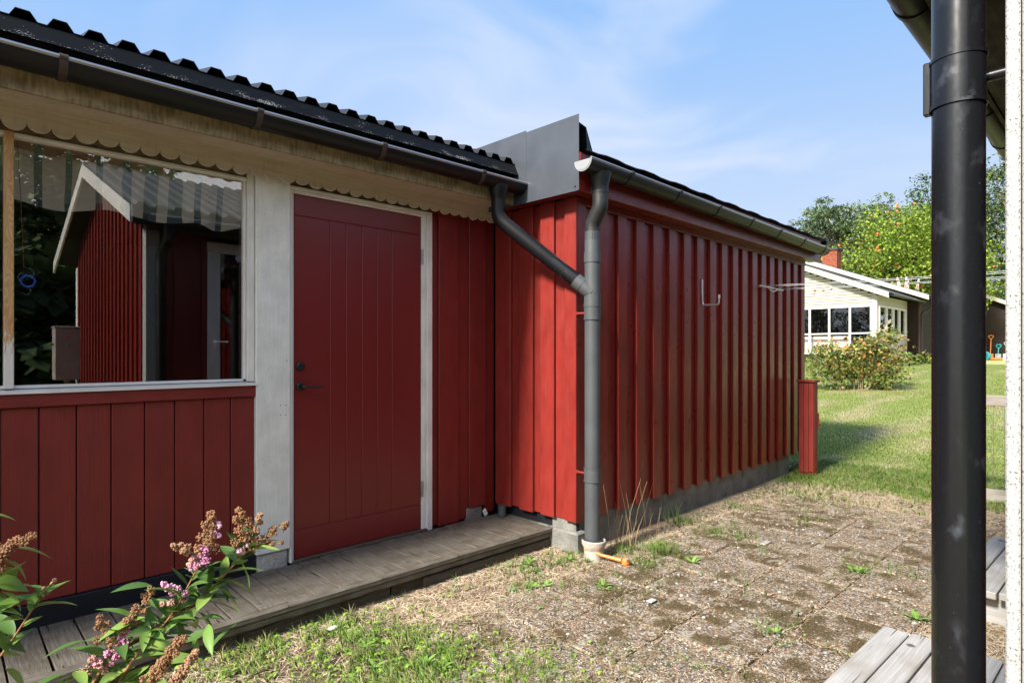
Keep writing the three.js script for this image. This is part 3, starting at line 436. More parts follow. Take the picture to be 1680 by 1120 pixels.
// clay socket in the ground
{ const s = lone('clay_drain_socket', lathe([[.056, -.05], [.061, -.02], [.061, .035], [.062, .05], [.062, .056], [.060, .062], [.070, .085], [.077, .10], [.077, .118], [.071, .124], [.065, .118], [.062, .09], [.05, .07]], 0, 0, 0, 40), M.clay, 'whitish clay drain socket at the foot of the grey downpipe', 'drain', [2.97 + .014 + .003, 0, .76 + .134]);
  part('rubber_ring', new THREE.TorusGeometry(.055, .0085, 12, 36).rotateX(Math.PI / 2 + .08).translate(-.002, .122, -.012), M.rubber, s); }

// ---------------------------------------------------------------- small things on and by the annex
{ const p = (s, y, o) => [ANX[0] + s * Math.cos(TH) + o * Math.sin(TH), y, ANX[2] - s * Math.sin(TH) + o * Math.cos(TH)];
  const hk = thing('wall_hook', 'steel J-shaped hook with a white tip screwed to the red batten wall', 'hook', [0, 0, 0]);
  part('hook_rod', tube(roundPath([p(1.662, 1.905, .005), p(1.664, 1.69, .007), p(1.664, 1.688, .15), p(1.664, 1.745, .152)], .022), .0068, 12), M.steel, hk); part('hook_plate', box(0, .018, 0, .12, 0, .003, .001).applyMatrix4(new THREE.Matrix4().makeRotationY(TH).setPosition(...p(1.654, 1.785, .001))), M.steel, hk);
  part('tip_cap', cyl(.0095, .009, p(1.664, 1.74, .152), p(1.664, 1.768, .152), 14), M.whitePlastic, hk);
  // washing line
  const cl = thing('washing_line', 'washing line of four thin wires from the annex wall to the near house', 'washing line');
  part('wall_bar', merge([tube([p(2.70, 1.932, .05), p(3.26, 1.925, .05)], .0075, 10), tube([p(2.78, 1.93, .0), p(2.78, 1.93, .05)], .006, 8), tube([p(3.2, 1.926, .0), p(3.2, 1.926, .05)], .006, 8), tube(roundPath([p(2.95, 1.925, .03), p(2.97, 1.89, .06), p(3.0, 1.90, .10), p(3.01, 1.93, .06)], .02), .005, 8)]), M.steel, cl);
  for (const [s, x, y] of [[2.72, 5.66, 1.880], [2.82, 5.77, 1.876], [3.12, 6.10, 1.880], [3.22, 6.20, 1.876]]) { const a = p(s, 1.93, .05), b = [x, y + .012, 3.085], pts = []; for (let k = 0; k <= 20; k++) { const t = k / 20; pts.push([mix(a[0], b[0], t), mix(a[1], b[1], t) - .05 * t * (1 - t), mix(a[2], b[2], t)]); } part('line_wire', tube(pts, .0020, 6), M.line, cl); }
  const where = ['hanging farthest right on the back wires', 'nearest the dark pipe on the front wires', 'tilted beside the nearest one', 'upright on the back wires', 'close to the annex wall, left of three', 'close to the annex wall, middle of three', 'close to the annex wall, right of three'];
  [[6.15, 1.90, 1.93, .25], [5.77, 1.888, 1.93, .05], [5.77, 1.89, 1.87, -.3], [6.12, 1.90, 1.86, .1], [6.10, 1.892, 1.10, .35], [6.12, 1.885, 1.17, 0], [6.12, 1.892, 1.24, -.3]].forEach(([x, y, z, r], i) => {
    const k = thing('clothes_peg', 'faded pink clothes peg ' + where[i], 'clothes peg', [x, y, z], .9, 'pegs on the washing line');
    for (const s of [-1, 1]) part('leg', place(box(-.005, .005, -.062, .03, -.004, .004, .002), s * .006, 0, 0, 0, 0, s * .1), M.pin, k); part('spring', cyl(.006, .006, [-.012, -.004, 0], [.012, -.004, 0], 10), M.steelDull, k); k.rotation.z = r; });
  // red boxed post by the far corner
  const bp = thing('boxed_post', 'short red boarded post with a flat cap at the far annex corner', 'post', [6.615, 0, .845], .02);
  for (let i = 0; i < 3; i++) part('board', box(-.058, -.040, .04 + rr(0, .015), .982, -.0735 + i * .0495 + .0008, -.0735 + (i + 1) * .0495 - .0008, .003), M.redOld, bp);
  part('post_core', box(-.0395, .04, -.05, .98, -.068, .060, .003), M.redOld, bp); for (const s of [0, 1]) part('board', box(-.0395 + s * .05, .0095 + s * .05, .03, .982, .0605, .0775, .003), M.redOld, bp);
  part('cap', box(-.078, .078, .983, 1.008, -.09, .095, .006, 2), M.redOld, bp); part('cleat', box(.06, .082, .50, .66, .01, .085, .003), M.redOld, bp); }

// orange plastic tool left in the grass
{ const o = thing('orange_stake', 'orange plastic stake with a round knob lying in dry grass by the socket', 'stake', [2.97, 0, .99], 0);
  part('shaft', tube([[-.048, .074, -.122], [-.006, .048, -.02], [.034, .036, .100]], (t) => mix(.006, .013, t), 10), M.orange, o);
  part('knob', lathe([[0, -.022], [.016, -.02], [.026, -.008], [.027, .006], [.019, .018], [0, .022]], 0, 0, 0, 20).rotateX(1.35).translate(.042, .032, .128), M.orange, o); part('inlay', cyl(.009, .009, [.033, .048, .138], [.031, .055, .143], 12), M.galv, o); }

// ---------------------------------------------------------------- the near house: corner at x 1.413, front wall on z 3.105, gable towards the camera
{ const X0 = 1.413, Z0 = 3.105, Z1 = 7.03, XE = 9, h = thing('near_house', 'red house with white corner boards beside the camera, black gutter and downpipe in front', 'house', [X0, 0, Z0]);
  const L = XE - X0, D = Z1 - Z0, zr = 2.03, yr = 3.42, pitch = (3.42 - 2.52) / 2.42, roofY = (z) => yr - Math.abs(z - zr) * pitch;
  part('wall_core', merge([box(.03, .62, .15, 2.5, .05, .12), box(1.42, L, .15, 2.5, .05, .12), box(.03, L, .15, 2.5, D - .12, D - .05), box(.05, .12, .15, 2.5, .12, D - .12), box(L - .1, L, .15, 2.5, .12, D - .12), box(.62, 1.42, 2.36, 2.5, .05, .12), box(.62, 1.42, .15, .2, .05, .12)]), M.tar, h);
  part('gable_core', polyGeo([[[.06, 2.5, .1], [.06, 2.5, D - .1], [.06, 3.36, zr]].reverse(), [[L - .02, 2.5, .1], [L - .02, 2.5, D - .1], [L - .02, 3.36, zr]]], metreUV(1, 0, 0)), M.tar, h);
  part('foundation', box(.05, L, -.2, .16, .05, D - .05, .01), M.conc, h);
  // gable cladding
  for (let z = .13; z < D - .1; z += .195) { const top = roofY(z + .1) - .02; part('board', box(.024, .047, .16, top, z, Math.min(z + .2, D - .1), .003), M.redB, h); part('batten', box(.002, .0235, .15, top - .02, z + .075, z + .135, .003), M.redB, h); }
  // front cladding left of the glazed door
  for (const [a, b] of [[.118, .24], [.36, .48]]) part('board', box(a, b + .07, .16, 2.45, .026, .049, .003), M.red, h); for (const [a, b] of [[.2, .4], [.45, .535]]) part('batten', box(a + .04, b, .15, 2.45, .002, .0255, .003), M.red, h);
  for (let x = 1.50; x < L; x += .22) { part('board', box(x, x + .2, .16, 2.45, .026, .049, .003), M.red, h); part('batten', box(x + .15, x + .27, .15, 2.45, .002, .0255, .003), M.red, h); }
  part('corner_board', box(.0, .116, .14, 2.46, .0, .0215, .003), M.flaky, h, 'flaking white corner board edge'); part('corner_board', box(.0005, .0225, .14, 2.47, .0235, .125, .003), M.flaky, h); part('corner_board', box(.0, .0225, .14, 2.47, D - .125, D, .003), M.white, h);
  // glazed door
  const d = part('door', merge([box(.54, .66, .2, 2.40, .0, .05), box(1.36, 1.45, .2, 2.40, .0, .05), box(.66, 1.36, 2.30, 2.40, .0, .05), box(.66, 1.36, .2, .32, .0, .05)]), M.whiteTrim, h); part('pane', box(.66, 1.36, .32, 2.30, .024, .028, .0005), M.glass, d);
  part('handle', merge([box(.60, .625, 1.33, 1.43, -.012, .001, .004), tube(roundPath([[.612, 1.40, -.004], [.612, 1.40, -.045], [.72, 1.40, -.047]], .012), .008, 10)]), M.whitePlastic, d);
  part('room', merge([box(.12, L - .1, .2, .24, .12, D - .12), box(.12, L - .1, 2.45, 2.5, .12, D - .12)]), M.insideDark, h);
  // roof
  const ze = -.355, zb = 2 * zr + .355, G = -.2;
  const rf = part('roof', merge([corrugated(G, L + .2, .15, .03, [.3, .42, .8], [ze, roofY(ze) + .05], [zr, yr + .05]), corrugated(G, L + .2, .15, .03, [.3, .42, .8], [zb, roofY(zb) + .05], [zr, yr + .05])]), M.sheetDark, h);
  part('roof_deck', polyGeo([[[G + .02, roofY(ze) + .045, ze], [L, roofY(ze) + .045, ze], [L, yr + .045, zr], [G + .02, yr + .045, zr]], [[L, roofY(zb) + .045, zb], [G + .02, roofY(zb) + .045, zb], [G + .02, yr + .045, zr], [L, yr + .045, zr]], [[G + .02, roofY(ze) + .02, ze], [G + .02, yr + .02, zr], [L, yr + .02, zr], [L, roofY(ze) + .02, ze]], [[G + .02, roofY(zb) + .02, zb], [L, roofY(zb) + .02, zb], [L, yr + .02, zr], [G + .02, yr + .02, zr]]], metreUV(0, 0, 0)), M.brown, rf);
  part('soffit', box(0, L, roofY(ze) - .09, roofY(ze) - .075, -.30, .0, .003, 0), M.brown, h); part('fascia', box(G + .03, L, roofY(ze) - .1, roofY(ze) + .04, ze + .04, ze + .06, .003, 0), M.brown, h);
  for (const s of [-1, 1]) { const e = s < 0 ? ze : zb, b = [[G, roofY(e) - .10, e], [G, roofY(e) + .05, e], [G, yr + .05, zr], [G, yr - .10, zr]], b2 = b.map(([x, y, z]) => [x + .022, y, z]); const c = [G + .011, (yr + roofY(e)) / 2, (e + zr) / 2];
    part('bargeboard', polyGeo([b, b2, [b[0], b[1], b2[1], b2[0]], [b[1], b[2], b2[2], b2[1]], [b[3], b[0], b2[0], b2[3]]].map((q) => outward(q, c)), metreUV(2, 0, 0)), M.whiteTrim, h); }
  const g = gutter(h, 'gutter', -.05, L, ze - .012, 2.508, .0625, -1, M.black, [.45, 1.02, 1.6, 2.3, 2.95]); part('end_cap', sweepX([...Array(15).keys()].map((k) => { const a = Math.PI * (1 + k / 14); return [ze - .012 - Math.cos(a) * .064, 2.508 + Math.sin(a) * .064]; }).reverse(), -.054, -.05), M.black, g);
  // downpipe
  const px = .107, pz = -.089, dp = part('downpipe', tube(roundPath([[px, 2.44, ze - .012], [px, 2.36, ze - .012], [px, 2.22, pz], [px, .05, pz]], .12, 10), .0455, 44), M.scuff, h, 'scuffed black downpipe close to the camera');
  part('outlet', lathe([[.06, .0], [.056, -.04], [.048, -.08], [.048, -.11]], px, 2.465, ze - .012), M.black, dp);
  part('clamp', merge([cyl(.0475, .0475, [px, 1.800, pz], [px, 1.903, pz], 44), cyl(.0495, .0495, [px, 1.896, pz], [px, 1.903, pz], 44), cyl(.0495, .0495, [px, 1.800, pz], [px, 1.807, pz], 44), box(px - .014, px + .004, 1.797, 1.907, pz - .0585, pz - .0445, .002), tube([[px + .03, 1.86, pz + .02], [px + .03, 1.86, .0]], .012, 10), box(px + .016, px + .044, 1.835, 1.885, -.006, .001, .002)]), M.scuff, dp);
}

// plank steps in front of the near house
for (const [x0, x1, label] of [[1.74, 2.80, 'grey plank step at the bottom edge, nearest the black downpipe'], [3.57, 4.62, 'grey plank step farther off, glimpsed between downpipe and white board']]) {
  const s = thing('plank_step', label, 'step', [(x0 + x1) / 2, 0, 2.76], -.02, 'plank steps by the near house'), w = (x1 - x0) / 2;
  for (let i = x0 > 3 ? 1 : 0; i < 5; i++) { const o = part('plank', box(-w, w, -.034, 0, -.0455, .0455, .004, 0), M.plank, s); o.position.set(rr(-.012, .012), .18 + rr(-.002, .002), -.185 + i * .098); o.rotation.y = rr(-.006, .006); }
  for (const e of [-w + .12, w - .12]) part('bearer', box(e - .04, e + .04, -.02, .145, -.21, .25, .005, 2), M.plank, s);
}

// wire fence between annex side and near house
{ const f = thing('wire_fence', 'low wire mesh fence panel with pale wooden rails beside the near house', 'fence', [6.6, 0, 2.7]);
  part('top_rail', box(-.02, .02, .835, .925, -.55, .40, .004, 2), M.railWood, f); part('bottom_rail', box(-.03, .03, -.01, .115, -.55, .40, .006, 2), M.railWood, f); part('post', box(.021, .10, -.1, .96, -.55, -.46, .004), M.railWood, f); part('post', box(.021, .10, -.1, .96, .30, .39, .004), M.railWood, f);
  const ws = []; for (let z = -.54; z < .4; z += .075) ws.push(cyl(.0016, .0016, [-.021, .1, z], [-.021, .84, z], 5)); for (let y = .16; y < .84; y += .1) ws.push(cyl(.0016, .0016, [-.0225, y, -.55], [-.0225, y, .4], 5)); part('wire_mesh', merge(ws), M.wire, f).userData.kind = 'stuff'; }

// electric cabinet behind the near house corner (seen in the window)
{ const c = thing('electric_cabinet', 'grey beige electric cabinet with red and green lamps, mirrored in the window', 'cabinet', [1.29, 0, 6.85]);
  part('case', box(-.15, .14, .92, 1.62, -.13, .13, .006), M.beigeBox, c); part('lid', box(-.16, .15, 1.621, 1.645, -.15, .14, .006), M.beigeBox, c); part('front_door', box(-.145, .135, .93, 1.61, -.142, -.1305, .003), M.beigeBox, c); part('stand', box(-.03, .03, -.2, .919, -.03, .03, .004), M.steelDull, c); part('knob', cyl(.012, .012, [-.151, 1.40, -.05], [-.185, 1.40, -.05], 12), M.dark, c);
  part('red_button', cyl(.017, .014, [.0, 1.50, -.142], [.0, 1.50, -.16], 16), mat([.6, .03, .02], .4), c); part('green_button', cyl(.017, .014, [.0, 1.39, -.142], [.0, 1.39, -.16], 16), mat([.02, .35, .12], .4), c); }

// ---------------------------------------------------------------- the neighbour's white house
{ const GX = 25.96, ZC = -3.743, YB = .80, h = thing('neighbour_house', 'white weatherboarded house with large window bays and a red brick chimney across the lawn', 'house', [GX, YB, ZC]);
  const y = (v) => v - YB, xw = 4.2, pitch = .43, eaveZ = .48, eaveY = y(3.31);
  part('foundation', merge([box(.05, 30 - GX + 4, -.6, y(1.24), -6.4, -.05, .02)]), M.brown, h);
  // gable above the windows: separate weatherboards, clipped by the slope of the roof
  const yTop = (z) => eaveY + .20 + (eaveZ - z) * pitch;                 // upper edge of the verge at z
  for (let i = 0, b = y(3.10); i < 14; i++, b += .115) { const zr = Math.min(-.0, eaveZ - (b + .115 - eaveY - .02) / pitch); if (zr < -5) break; part('weatherboard', place(box(-.012, .012, 0, .100, -6.2, zr, .003, 2), -.012, b, 0, 0, 0, .12), M.siding, h); }
  part('gable_core', polyGeo([[[.03, y(3.09), -6.2], [.03, y(3.09), -.03], [.03, y(3.46), -.03], [.03, yTop(-5.3) - .2, -5.3], [.03, yTop(-6.2) - .4, -6.2]]], metreUV(1, 0, 0)), M.sheetDark, h);
  // big windows towards the lawn
  const frames = [box(-.03, .06, y(1.245), y(1.32), -6.2, 0, .004), box(-.03, .06, y(3.04), y(3.10), -6.2, 0, .004), box(-.025, .05, y(1.995), y(2.05), -6.2, 0, .004)]; for (const z of [-2.461, -1.713, -.954, -.21]) frames.push(box(-.028, .055, y(1.32), y(3.04), z - .035, z + .035, .004)); for (const z of [-3.2, -3.95, -4.7, -5.45]) frames.push(box(-.028, .055, y(1.32), y(3.04), z - .035, z + .035, .004));
  const w = part('window', merge(frames), M.whiteTrim, h); part('sill', box(-.09, .05, y(1.20), y(1.244), -6.2, .02, .004), M.whiteTrim, w);
  for (const [a, b] of [[-2.426, -1.748], [-1.678, -.989], [-.919, -.245], [-3.165, -2.496], [-3.915, -3.235]]) for (const [c, d] of [[1.32, 1.995], [2.05, 3.04]]) part('pane', box(.0, .006, y(c), y(d), a, b, .001), M.farGlass, w);
  part('corner_post', box(-.035, .17, y(.95), y(3.46), -.175, .004, .004), M.siding, h); part('corner_post', box(-.037, -.0355, y(1.3), y(3.05), -.11, -.06, .0005), M.whiteTrim, h);
  // side wall with the row of four panes
  part('side_panel', merge([box(.17, xw, y(.95), y(1.97), -.05, 0, .003), box(.17, xw, y(3.10), y(3.46), -.05, 0, .003), box(xw - .2, xw, y(1.97), y(3.10), -.05, 0, .003)]), M.siding, h); part('stile', box(1.98, 2.10, y(.95), y(1.97), .0, .02, .003), M.siding, h);
  const f2 = [box(.2, 4.0, y(1.97), y(2.04), -.04, .03, .004), box(.2, 4.0, y(3.03), y(3.10), -.04, .03, .004)]; for (const x of [.24, 1.18, 2.12, 3.0, 3.92]) f2.push(box(x - .06, x + .06, y(2.04), y(3.03), -.04, .03, .004));
  const w2 = part('window', merge(f2), M.whiteTrim, h); for (const [a, b] of [[.3, 1.12], [1.24, 2.06], [2.18, 2.94], [3.06, 3.86]]) part('pane', box(a, b, y(2.04), y(3.03), -.02, -.014, .001), M.farGlass, w2);
  part('room', merge([box(.1, xw + 3.8, y(1.1), y(1.2), -6.2, -.1), box(.1, xw + 3.8, y(3.3), y(3.4), -6.2, -.1), box(xw + 2.2, xw + 2.3, y(1.2), y(3.3), -6.2, -.1), box(.2, xw, y(1.2), y(3.3), -6.2, -6.1)]), M.inside, h);
  part('interior_bench', box(.35, .45, y(1.25), y(1.93), -3.3, -1.05, .02), mat([.62, .50, .47], .8), h, 'pale boarded bench back inside the bay'); part('interior_table', box(.5, 1.3, y(1.55), y(1.62), -.8, -.15, .01), mat([.50, .20, .08], .5), h);
  // porch roof
  const E = [eaveZ, eaveY + .17], T = [-3.9, eaveY + .17 + (eaveZ + 3.9) * pitch], rf = part('roof', corrugated(-.35, xw + .5, .2, .03, [.3, .42, .8], E, T), M.sheetDark, h);
  for (const [y0, y1, x] of [[-.0, .11, -.38], [.112, .215, -.40]]) { const b = [[x, eaveY + y0, eaveZ], [x, eaveY + y1, eaveZ], [x, T[1] - .17 + y1, T[0]], [x, T[1] - .17 + y0, T[0]]], b2 = b.map(([p, q, r]) => [p + .03, q, r]), c = [x + .015, (eaveY + T[1]) / 2, (eaveZ + T[0]) / 2]; part('bargeboard', polyGeo([b, b2, [b[0], b[1], b2[1], b2[0]], [b[1], b[2], b2[2], b2[1]], [b[3], b[0], b2[0], b2[3]]].map((q) => outward(q, c)), metreUV(2, 0, 0)), M.siding, h); }
  part('soffit', polyGeo([[[-.35, eaveY + .10, eaveZ], [-.35, T[1] - .07, T[0]], [xw + .5, T[1] - .07, T[0]], [xw + .5, eaveY + .10, eaveZ]]], metreUV(2, 0, 0)), M.siding, h);
  const gg = gutter(h, 'gutter', -.2, xw + .4, eaveZ + .07, eaveY + .13, .06, 1, M.anth, []);
  // main body: dark timber walls and second verge
  const mx = xw + .02; for (let i = 0; i < 16; i++) part('dark_board', place(box(-.011, .011, 0, .17, -.1, .41, .003, 2), mx + .02, y(.86) + i * .16, 0, 0, 0, .08), M.brown, h); part('dark_board', box(mx + .05, mx + 8, y(.85), y(3.6), .30, .40, .01), M.brown, h); part('gable_core', polyGeo([[[mx + .04, y(.85), -6.6], [mx + .04, y(.85), .38], [mx + .04, y(3.35), .38], [mx + .04, y(3.35) + 6.98 * .41, -6.6]]], metreUV(1, 0, 0)), M.brown, h); part('corner_trim', box(mx - .005, mx + .1, y(.9), y(3.3), .405, .47, .004), mat([.07, .03, .022], .7), h);
  const me = .87, mY = y(3.36), ms = .41; { const x = mx - .45, zt = -6.6, b = [[x, mY + .1, me], [x, mY + .3, me], [x, mY + .3 + (me - zt) * ms, zt], [x, mY + .1 + (me - zt) * ms, zt]], b2 = b.map(([p, q, r]) => [p + .03, q, r]), c = [x + .015, mY + 2, (me + zt) / 2]; part('bargeboard', polyGeo([b, b2, [b[0], b[1], b2[1], b2[0]], [b[1], b[2], b2[2], b2[1]], [b[3], b[0], b2[0], b2[3]]].map((q) => outward(q, c)), metreUV(2, 0, 0)), M.siding, h);
    part('roof', polyGeo([[[x, mY + .31, me], [x + 9, mY + .31, me], [x + 9, mY + .31 + (me - zt) * ms, zt], [x, mY + .31 + (me - zt) * ms, zt]], [[x, mY + .25, me], [x, mY + .25 + (me - zt) * ms, zt], [x + 9, mY + .25 + (me - zt) * ms, zt], [x + 9, mY + .25, me]], [[x, mY + .25, me], [x + 9, mY + .25, me], [x + 9, mY + .31, me], [x, mY + .31, me]]], metreUV(2, 0, 0)), M.sheetDark, h);
    gutter(h, 'gutter', x + .1, x + 9, me + .06, mY + .2, .06, 1, M.anth, []); part('downpipe', tube(roundPath([[mx + .6, mY + .15, me + .04], [mx + .6, mY - .1, me], [mx + .1, mY - .45, .50], [mx + .1, y(.9), .50]], .1), .045, 12), M.anth, h); }
  // chimney: courses of brick round a mortar core
  const ch = part('chimney', box(4.26, 4.86, y(4.6), y(6.02), -3.42, -2.84, .004), M.mortar, h), br = []; for (let c = 0; c < 19; c++) { const yy = y(4.62) + c * .074, o = (c & 1) * .12; for (const [f, a, b] of [[0, -3.44, -2.82], [1, 4.24, 4.88]]) for (let q = a - o; q < b; q += .24) { const s = Math.max(q, a), e = Math.min(q + .23, b); if (e - s < .03) continue; br.push(f ? box(s, e, yy, yy + .064, -2.835, -2.815, .004) : box(4.235, 4.255, yy, yy + .064, s, e, .004)); } }
  part('brickwork', merge(br), M.brickRed, ch).userData.kind = 'stuff'; part('chimney_cap', box(4.18, 4.94, y(6.02), y(6.14), -3.5, -2.76, .01), M.sheetDark, ch); part('chimney_flashing', box(4.2, 4.92, y(4.55), y(4.85), -3.46, -2.78, .01), M.galv, ch);
}
// tool shed far right with tools leaning on it
{ const s = thing('tool_shed', 'dark brown boarded shed with a pale verge beyond the lawn', 'shed', [42, .84, -3.2]);
  for (let i = 0; i < 15; i++) part('board', place(box(-.012, .012, 0, .16, -3, 3.4, .003, 2), 0, i * .15, 0, 0, 0, .08), M.brown, s); part('wall_core', box(.03, 5, 0, 2.3, -3, 3.4, .01), M.brown, s);
  const b = [[-.4, 1.75, 3.9], [-.4, 1.97, 3.9], [-.4, 4.6, -1.5], [-.4, 4.38, -1.5]], b2 = b.map(([p, q, r]) => [p + .05, q, r]); part('verge', polyGeo([b, b2, [b[0], b[1], b2[1], b2[0]], [b[1], b[2], b2[2], b2[1]], [b[3], b[0], b2[0], b2[3]]].map((q) => outward(q, [-.37, 3.2, 1.2])), metreUV(2, 0, 0)), M.siding, s);
  part('roof', polyGeo([[[-.4, 1.98, 3.9], [5.4, 1.98, 3.9], [5.4, 4.61, -1.5], [-.4, 4.61, -1.5]], [[-.4, 1.9, 3.9], [-.4, 4.5, -1.5], [5.4, 4.5, -1.5], [5.4, 1.9, 3.9]]], metreUV(2, 0, 0)), M.sheetDark, s); part('gable_board', polyGeo([[[0, 2.2, -3], [0, 2.2, 3.4], [0, 4.4, -1.3], [0, 4.4, -3]]], metreUV(1, 0, 0)), M.brown, s);
  const teal = mat([.03, .38, .42], .5); const shovel = (z, ht, m, bm, label) => { const k = thing('shovel', label, 'shovel', [41.86, .84, z], 0, 'tools leaning on the shed'); part('shaft', cyl(.026, .026, [-.1, .3, 0], [.08, ht - .18, 0], 8), m, k); part('grip', tube(roundPath([[.08, ht - .2, 0], [.085, ht - .1, -.1], [.09, ht, -.1], [.09, ht, .1], [.085, ht - .1, .1], [.08, ht - .2, 0]], .05), .024, 8), m, k); part('blade', place(box(-.012, .012, 0, .36, -.13, .13, .01), -.13, 0, 0, 0, 0, -.12), bm, k); };
  shovel(-2.53, 1.36, M.orange, M.orange, 'tall shovel with an orange D-grip leaning on the shed'); shovel(-2.20, .85, teal, M.galv, 'short shovel with a teal grip leaning on the shed'); shovel(-1.86, .98, M.galv, M.whitePlastic, 'pale grey shovel at the right end of the tools');
  lone('broom_handle', cyl(.022, .022, [0, 0, 0], [.15, 1.4, .0], 8), M.railWood, 'plain wooden broom handle leaning left of the shovels', 'handle', [41.80, .85, -2.80]);
  const reel = thing('hose_reel', 'round teal hose reel on the ground by the shovels', 'hose reel', [41.6, 1.08, -2.72]); part('drum', new THREE.TorusGeometry(.17, .09, 10, 24).rotateY(1.2), teal, reel); part('hub', cyl(.1, .1, [-.05, 0, 0], [.05, 0, 0], 16), teal, reel);
  lone('orange_scoop', box(-.12, .12, 0, .12, -.32, .2, .04), M.orange, 'flat orange scoop lying below the shovels', 'scoop', [41.55, .86, -2.18]); }

// ---------------------------------------------------------------- plants
function leafShape(len, wid, fold = .25, droop = .15, rows = 4) {      // pointed leaf along +z, folded on its midrib, 4 triangles a row
  const pos = [], idx = []; for (let i = 0; i <= rows; i++) { const t = i / rows, w = wid * Math.sin(Math.PI * Math.pow(t, .8)) * .5 + (i === 0 ? wid * .03 : 0), y = -droop * len * t * t; pos.push(-w, y + fold * w, len * t, 0, y, len * t, w, y + fold * w, len * t); }
  for (let i = 0; i < rows; i++) for (const k of [0, 1]) { const a = i * 3 + k; idx.push(a, a + 3, a + 1, a + 1, a + 3, a + 4); }
  const g = new THREE.BufferGeometry(); g.setAttribute('position', new THREE.Float32BufferAttribute(pos, 3)); g.setIndex(idx); g.computeVertexNormals(); return g;
}
// a crown of many small leaf faces: clumps scattered through the lobes [x,y,z,r], leaves scattered round the clumps
function foliage(lobes, n, size, slim, tones, seed, clump = .16, flat = .6, per = 26) {
  const r = mulberry(seed), pos = new Float32Array(n * 12), nor = new Float32Array(n * 12), col = new Float32Array(n * 12), idx = new Uint32Array(n * 6), gs = () => (r() + r() + r() - 1.5) * 1.2;
  const tot = lobes.reduce((a, l) => a + l[3] ** 2, 0); let c = null, a = V(), b = V(), m = V(), tone = 0;
  for (let i = 0; i < n; i++) {
    if (i % per === 0) { let k = r() * tot, l = lobes[0]; for (const q of lobes) { k -= q[3] ** 2; if (k <= 0) { l = q; break; } } const th = r() * 6.283, ph = Math.acos(2 * r() - 1), rad = l[3] * Math.cbrt(.12 + .88 * r()); c = [l[0] + rad * Math.sin(ph) * Math.cos(th), l[1] + rad * Math.cos(ph) * (l[4] ?? .85), l[2] + rad * Math.sin(ph) * Math.sin(th), l[3]]; tone = r(); }
    const R = c[3] * clump, p = V(c[0] + gs() * R, c[1] + gs() * R * .7, c[2] + gs() * R), s = size * (.6 + .8 * r());
    a.set(gs(), gs() * flat - .25, gs()).normalize().multiplyScalar(s); m.set(gs() * flat, 1, gs() * flat).normalize(); b.copy(a).cross(m).normalize().multiplyScalar(s * slim); m.copy(b).cross(a).normalize(); if (m.y < 0) m.negate();
    const q = [p, p.clone().addScaledVector(a, .5).add(b), p.clone().add(a), p.clone().addScaledVector(a, .5).sub(b)], t = tones[Math.min(tones.length - 1, Math.floor((tone * .65 + r() * .35) * tones.length))], v = .8 + .4 * r();
    for (let k = 0; k < 4; k++) { const o = i * 12 + k * 3; pos[o] = q[k].x; pos[o + 1] = q[k].y; pos[o + 2] = q[k].z; nor[o] = m.x; nor[o + 1] = m.y; nor[o + 2] = m.z; col[o] = t[0] * v; col[o + 1] = t[1] * v; col[o + 2] = t[2] * v; }
    idx.set([i * 4, i * 4 + 1, i * 4 + 2, i * 4, i * 4 + 2, i * 4 + 3], i * 6);
  }
  const g = new THREE.BufferGeometry(); g.setAttribute('position', new THREE.BufferAttribute(pos, 3)); g.setAttribute('normal', new THREE.BufferAttribute(nor, 3)); g.setAttribute('color', new THREE.BufferAttribute(col, 3)); g.setIndex(new THREE.BufferAttribute(idx, 1)); return g;
}
const MLeaf = leafMat(), MNeedle = leafMat({ roughness: .75, transmission: .12 });
function tree(name, label, x, z, h, lobes, n, size, slim, tones, seed, barkM, trunkR, group, opts = {}) {
  const y0 = groundY(x, z) - .1, t = thing(name, label, 'tree', [x, y0, z], 0, group), r = mulberry(seed + 5), limbs = [tube([[0, -.3, 0], [rrr(r) * .3, h * .35, rrr(r) * .3], [rrr(r) * .5, h * .7, rrr(r) * .5], [rrr(r) * .4, h * .96, rrr(r) * .4]], (k) => trunkR * (1.05 - k * .95), 9)];
  for (const l of lobes) { const b = h * (.25 + .3 * r()); limbs.push(tube([[0, Math.min(b, l[1] - .2), 0], [l[0] * .5, mix(b, l[1], .5) + .2, l[2] * .5], [l[0], l[1] + .3, l[2]]], (k) => trunkR * .42 * (1.05 - k * .9), 6)); for (let k = 0; k < 3; k++) { const a = r() * 6.28; limbs.push(tube([[l[0] * .6, mix(b, l[1], .6), l[2] * .6], [l[0] + Math.cos(a) * l[3] * .7, l[1] + (r() - .3) * l[3] * .8, l[2] + Math.sin(a) * l[3] * .7]], (q) => trunkR * .2 * (1.1 - q), 5)); } }
  part('trunk', merge(limbs), barkM, t); part('crown', foliage(lobes, n, size, slim, tones, seed, opts.clump, opts.flat, opts.per), opts.needle ? MNeedle : MLeaf, t);
  if (opts.berries) { const bs = [], rb = mulberry(seed + 9); for (let i = 0; i < opts.berries; i++) { const l = lobes[Math.floor(rb() * lobes.length)], a = rb() * 6.28, e = rb() * 2 - .9; bs.push(new THREE.IcosahedronGeometry(.055 + .03 * rb(), 0).translate(l[0] + Math.cos(a) * l[3] * .95 * Math.cos(e), l[1] + l[3] * .8 * Math.sin(e), l[2] + Math.sin(a) * l[3] * .95 * Math.cos(e))); } part('berries', merge(bs), mat([.75, .16, .03], .5), t); }
  return t;
}
const rrr = (r) => r() * 2 - 1;
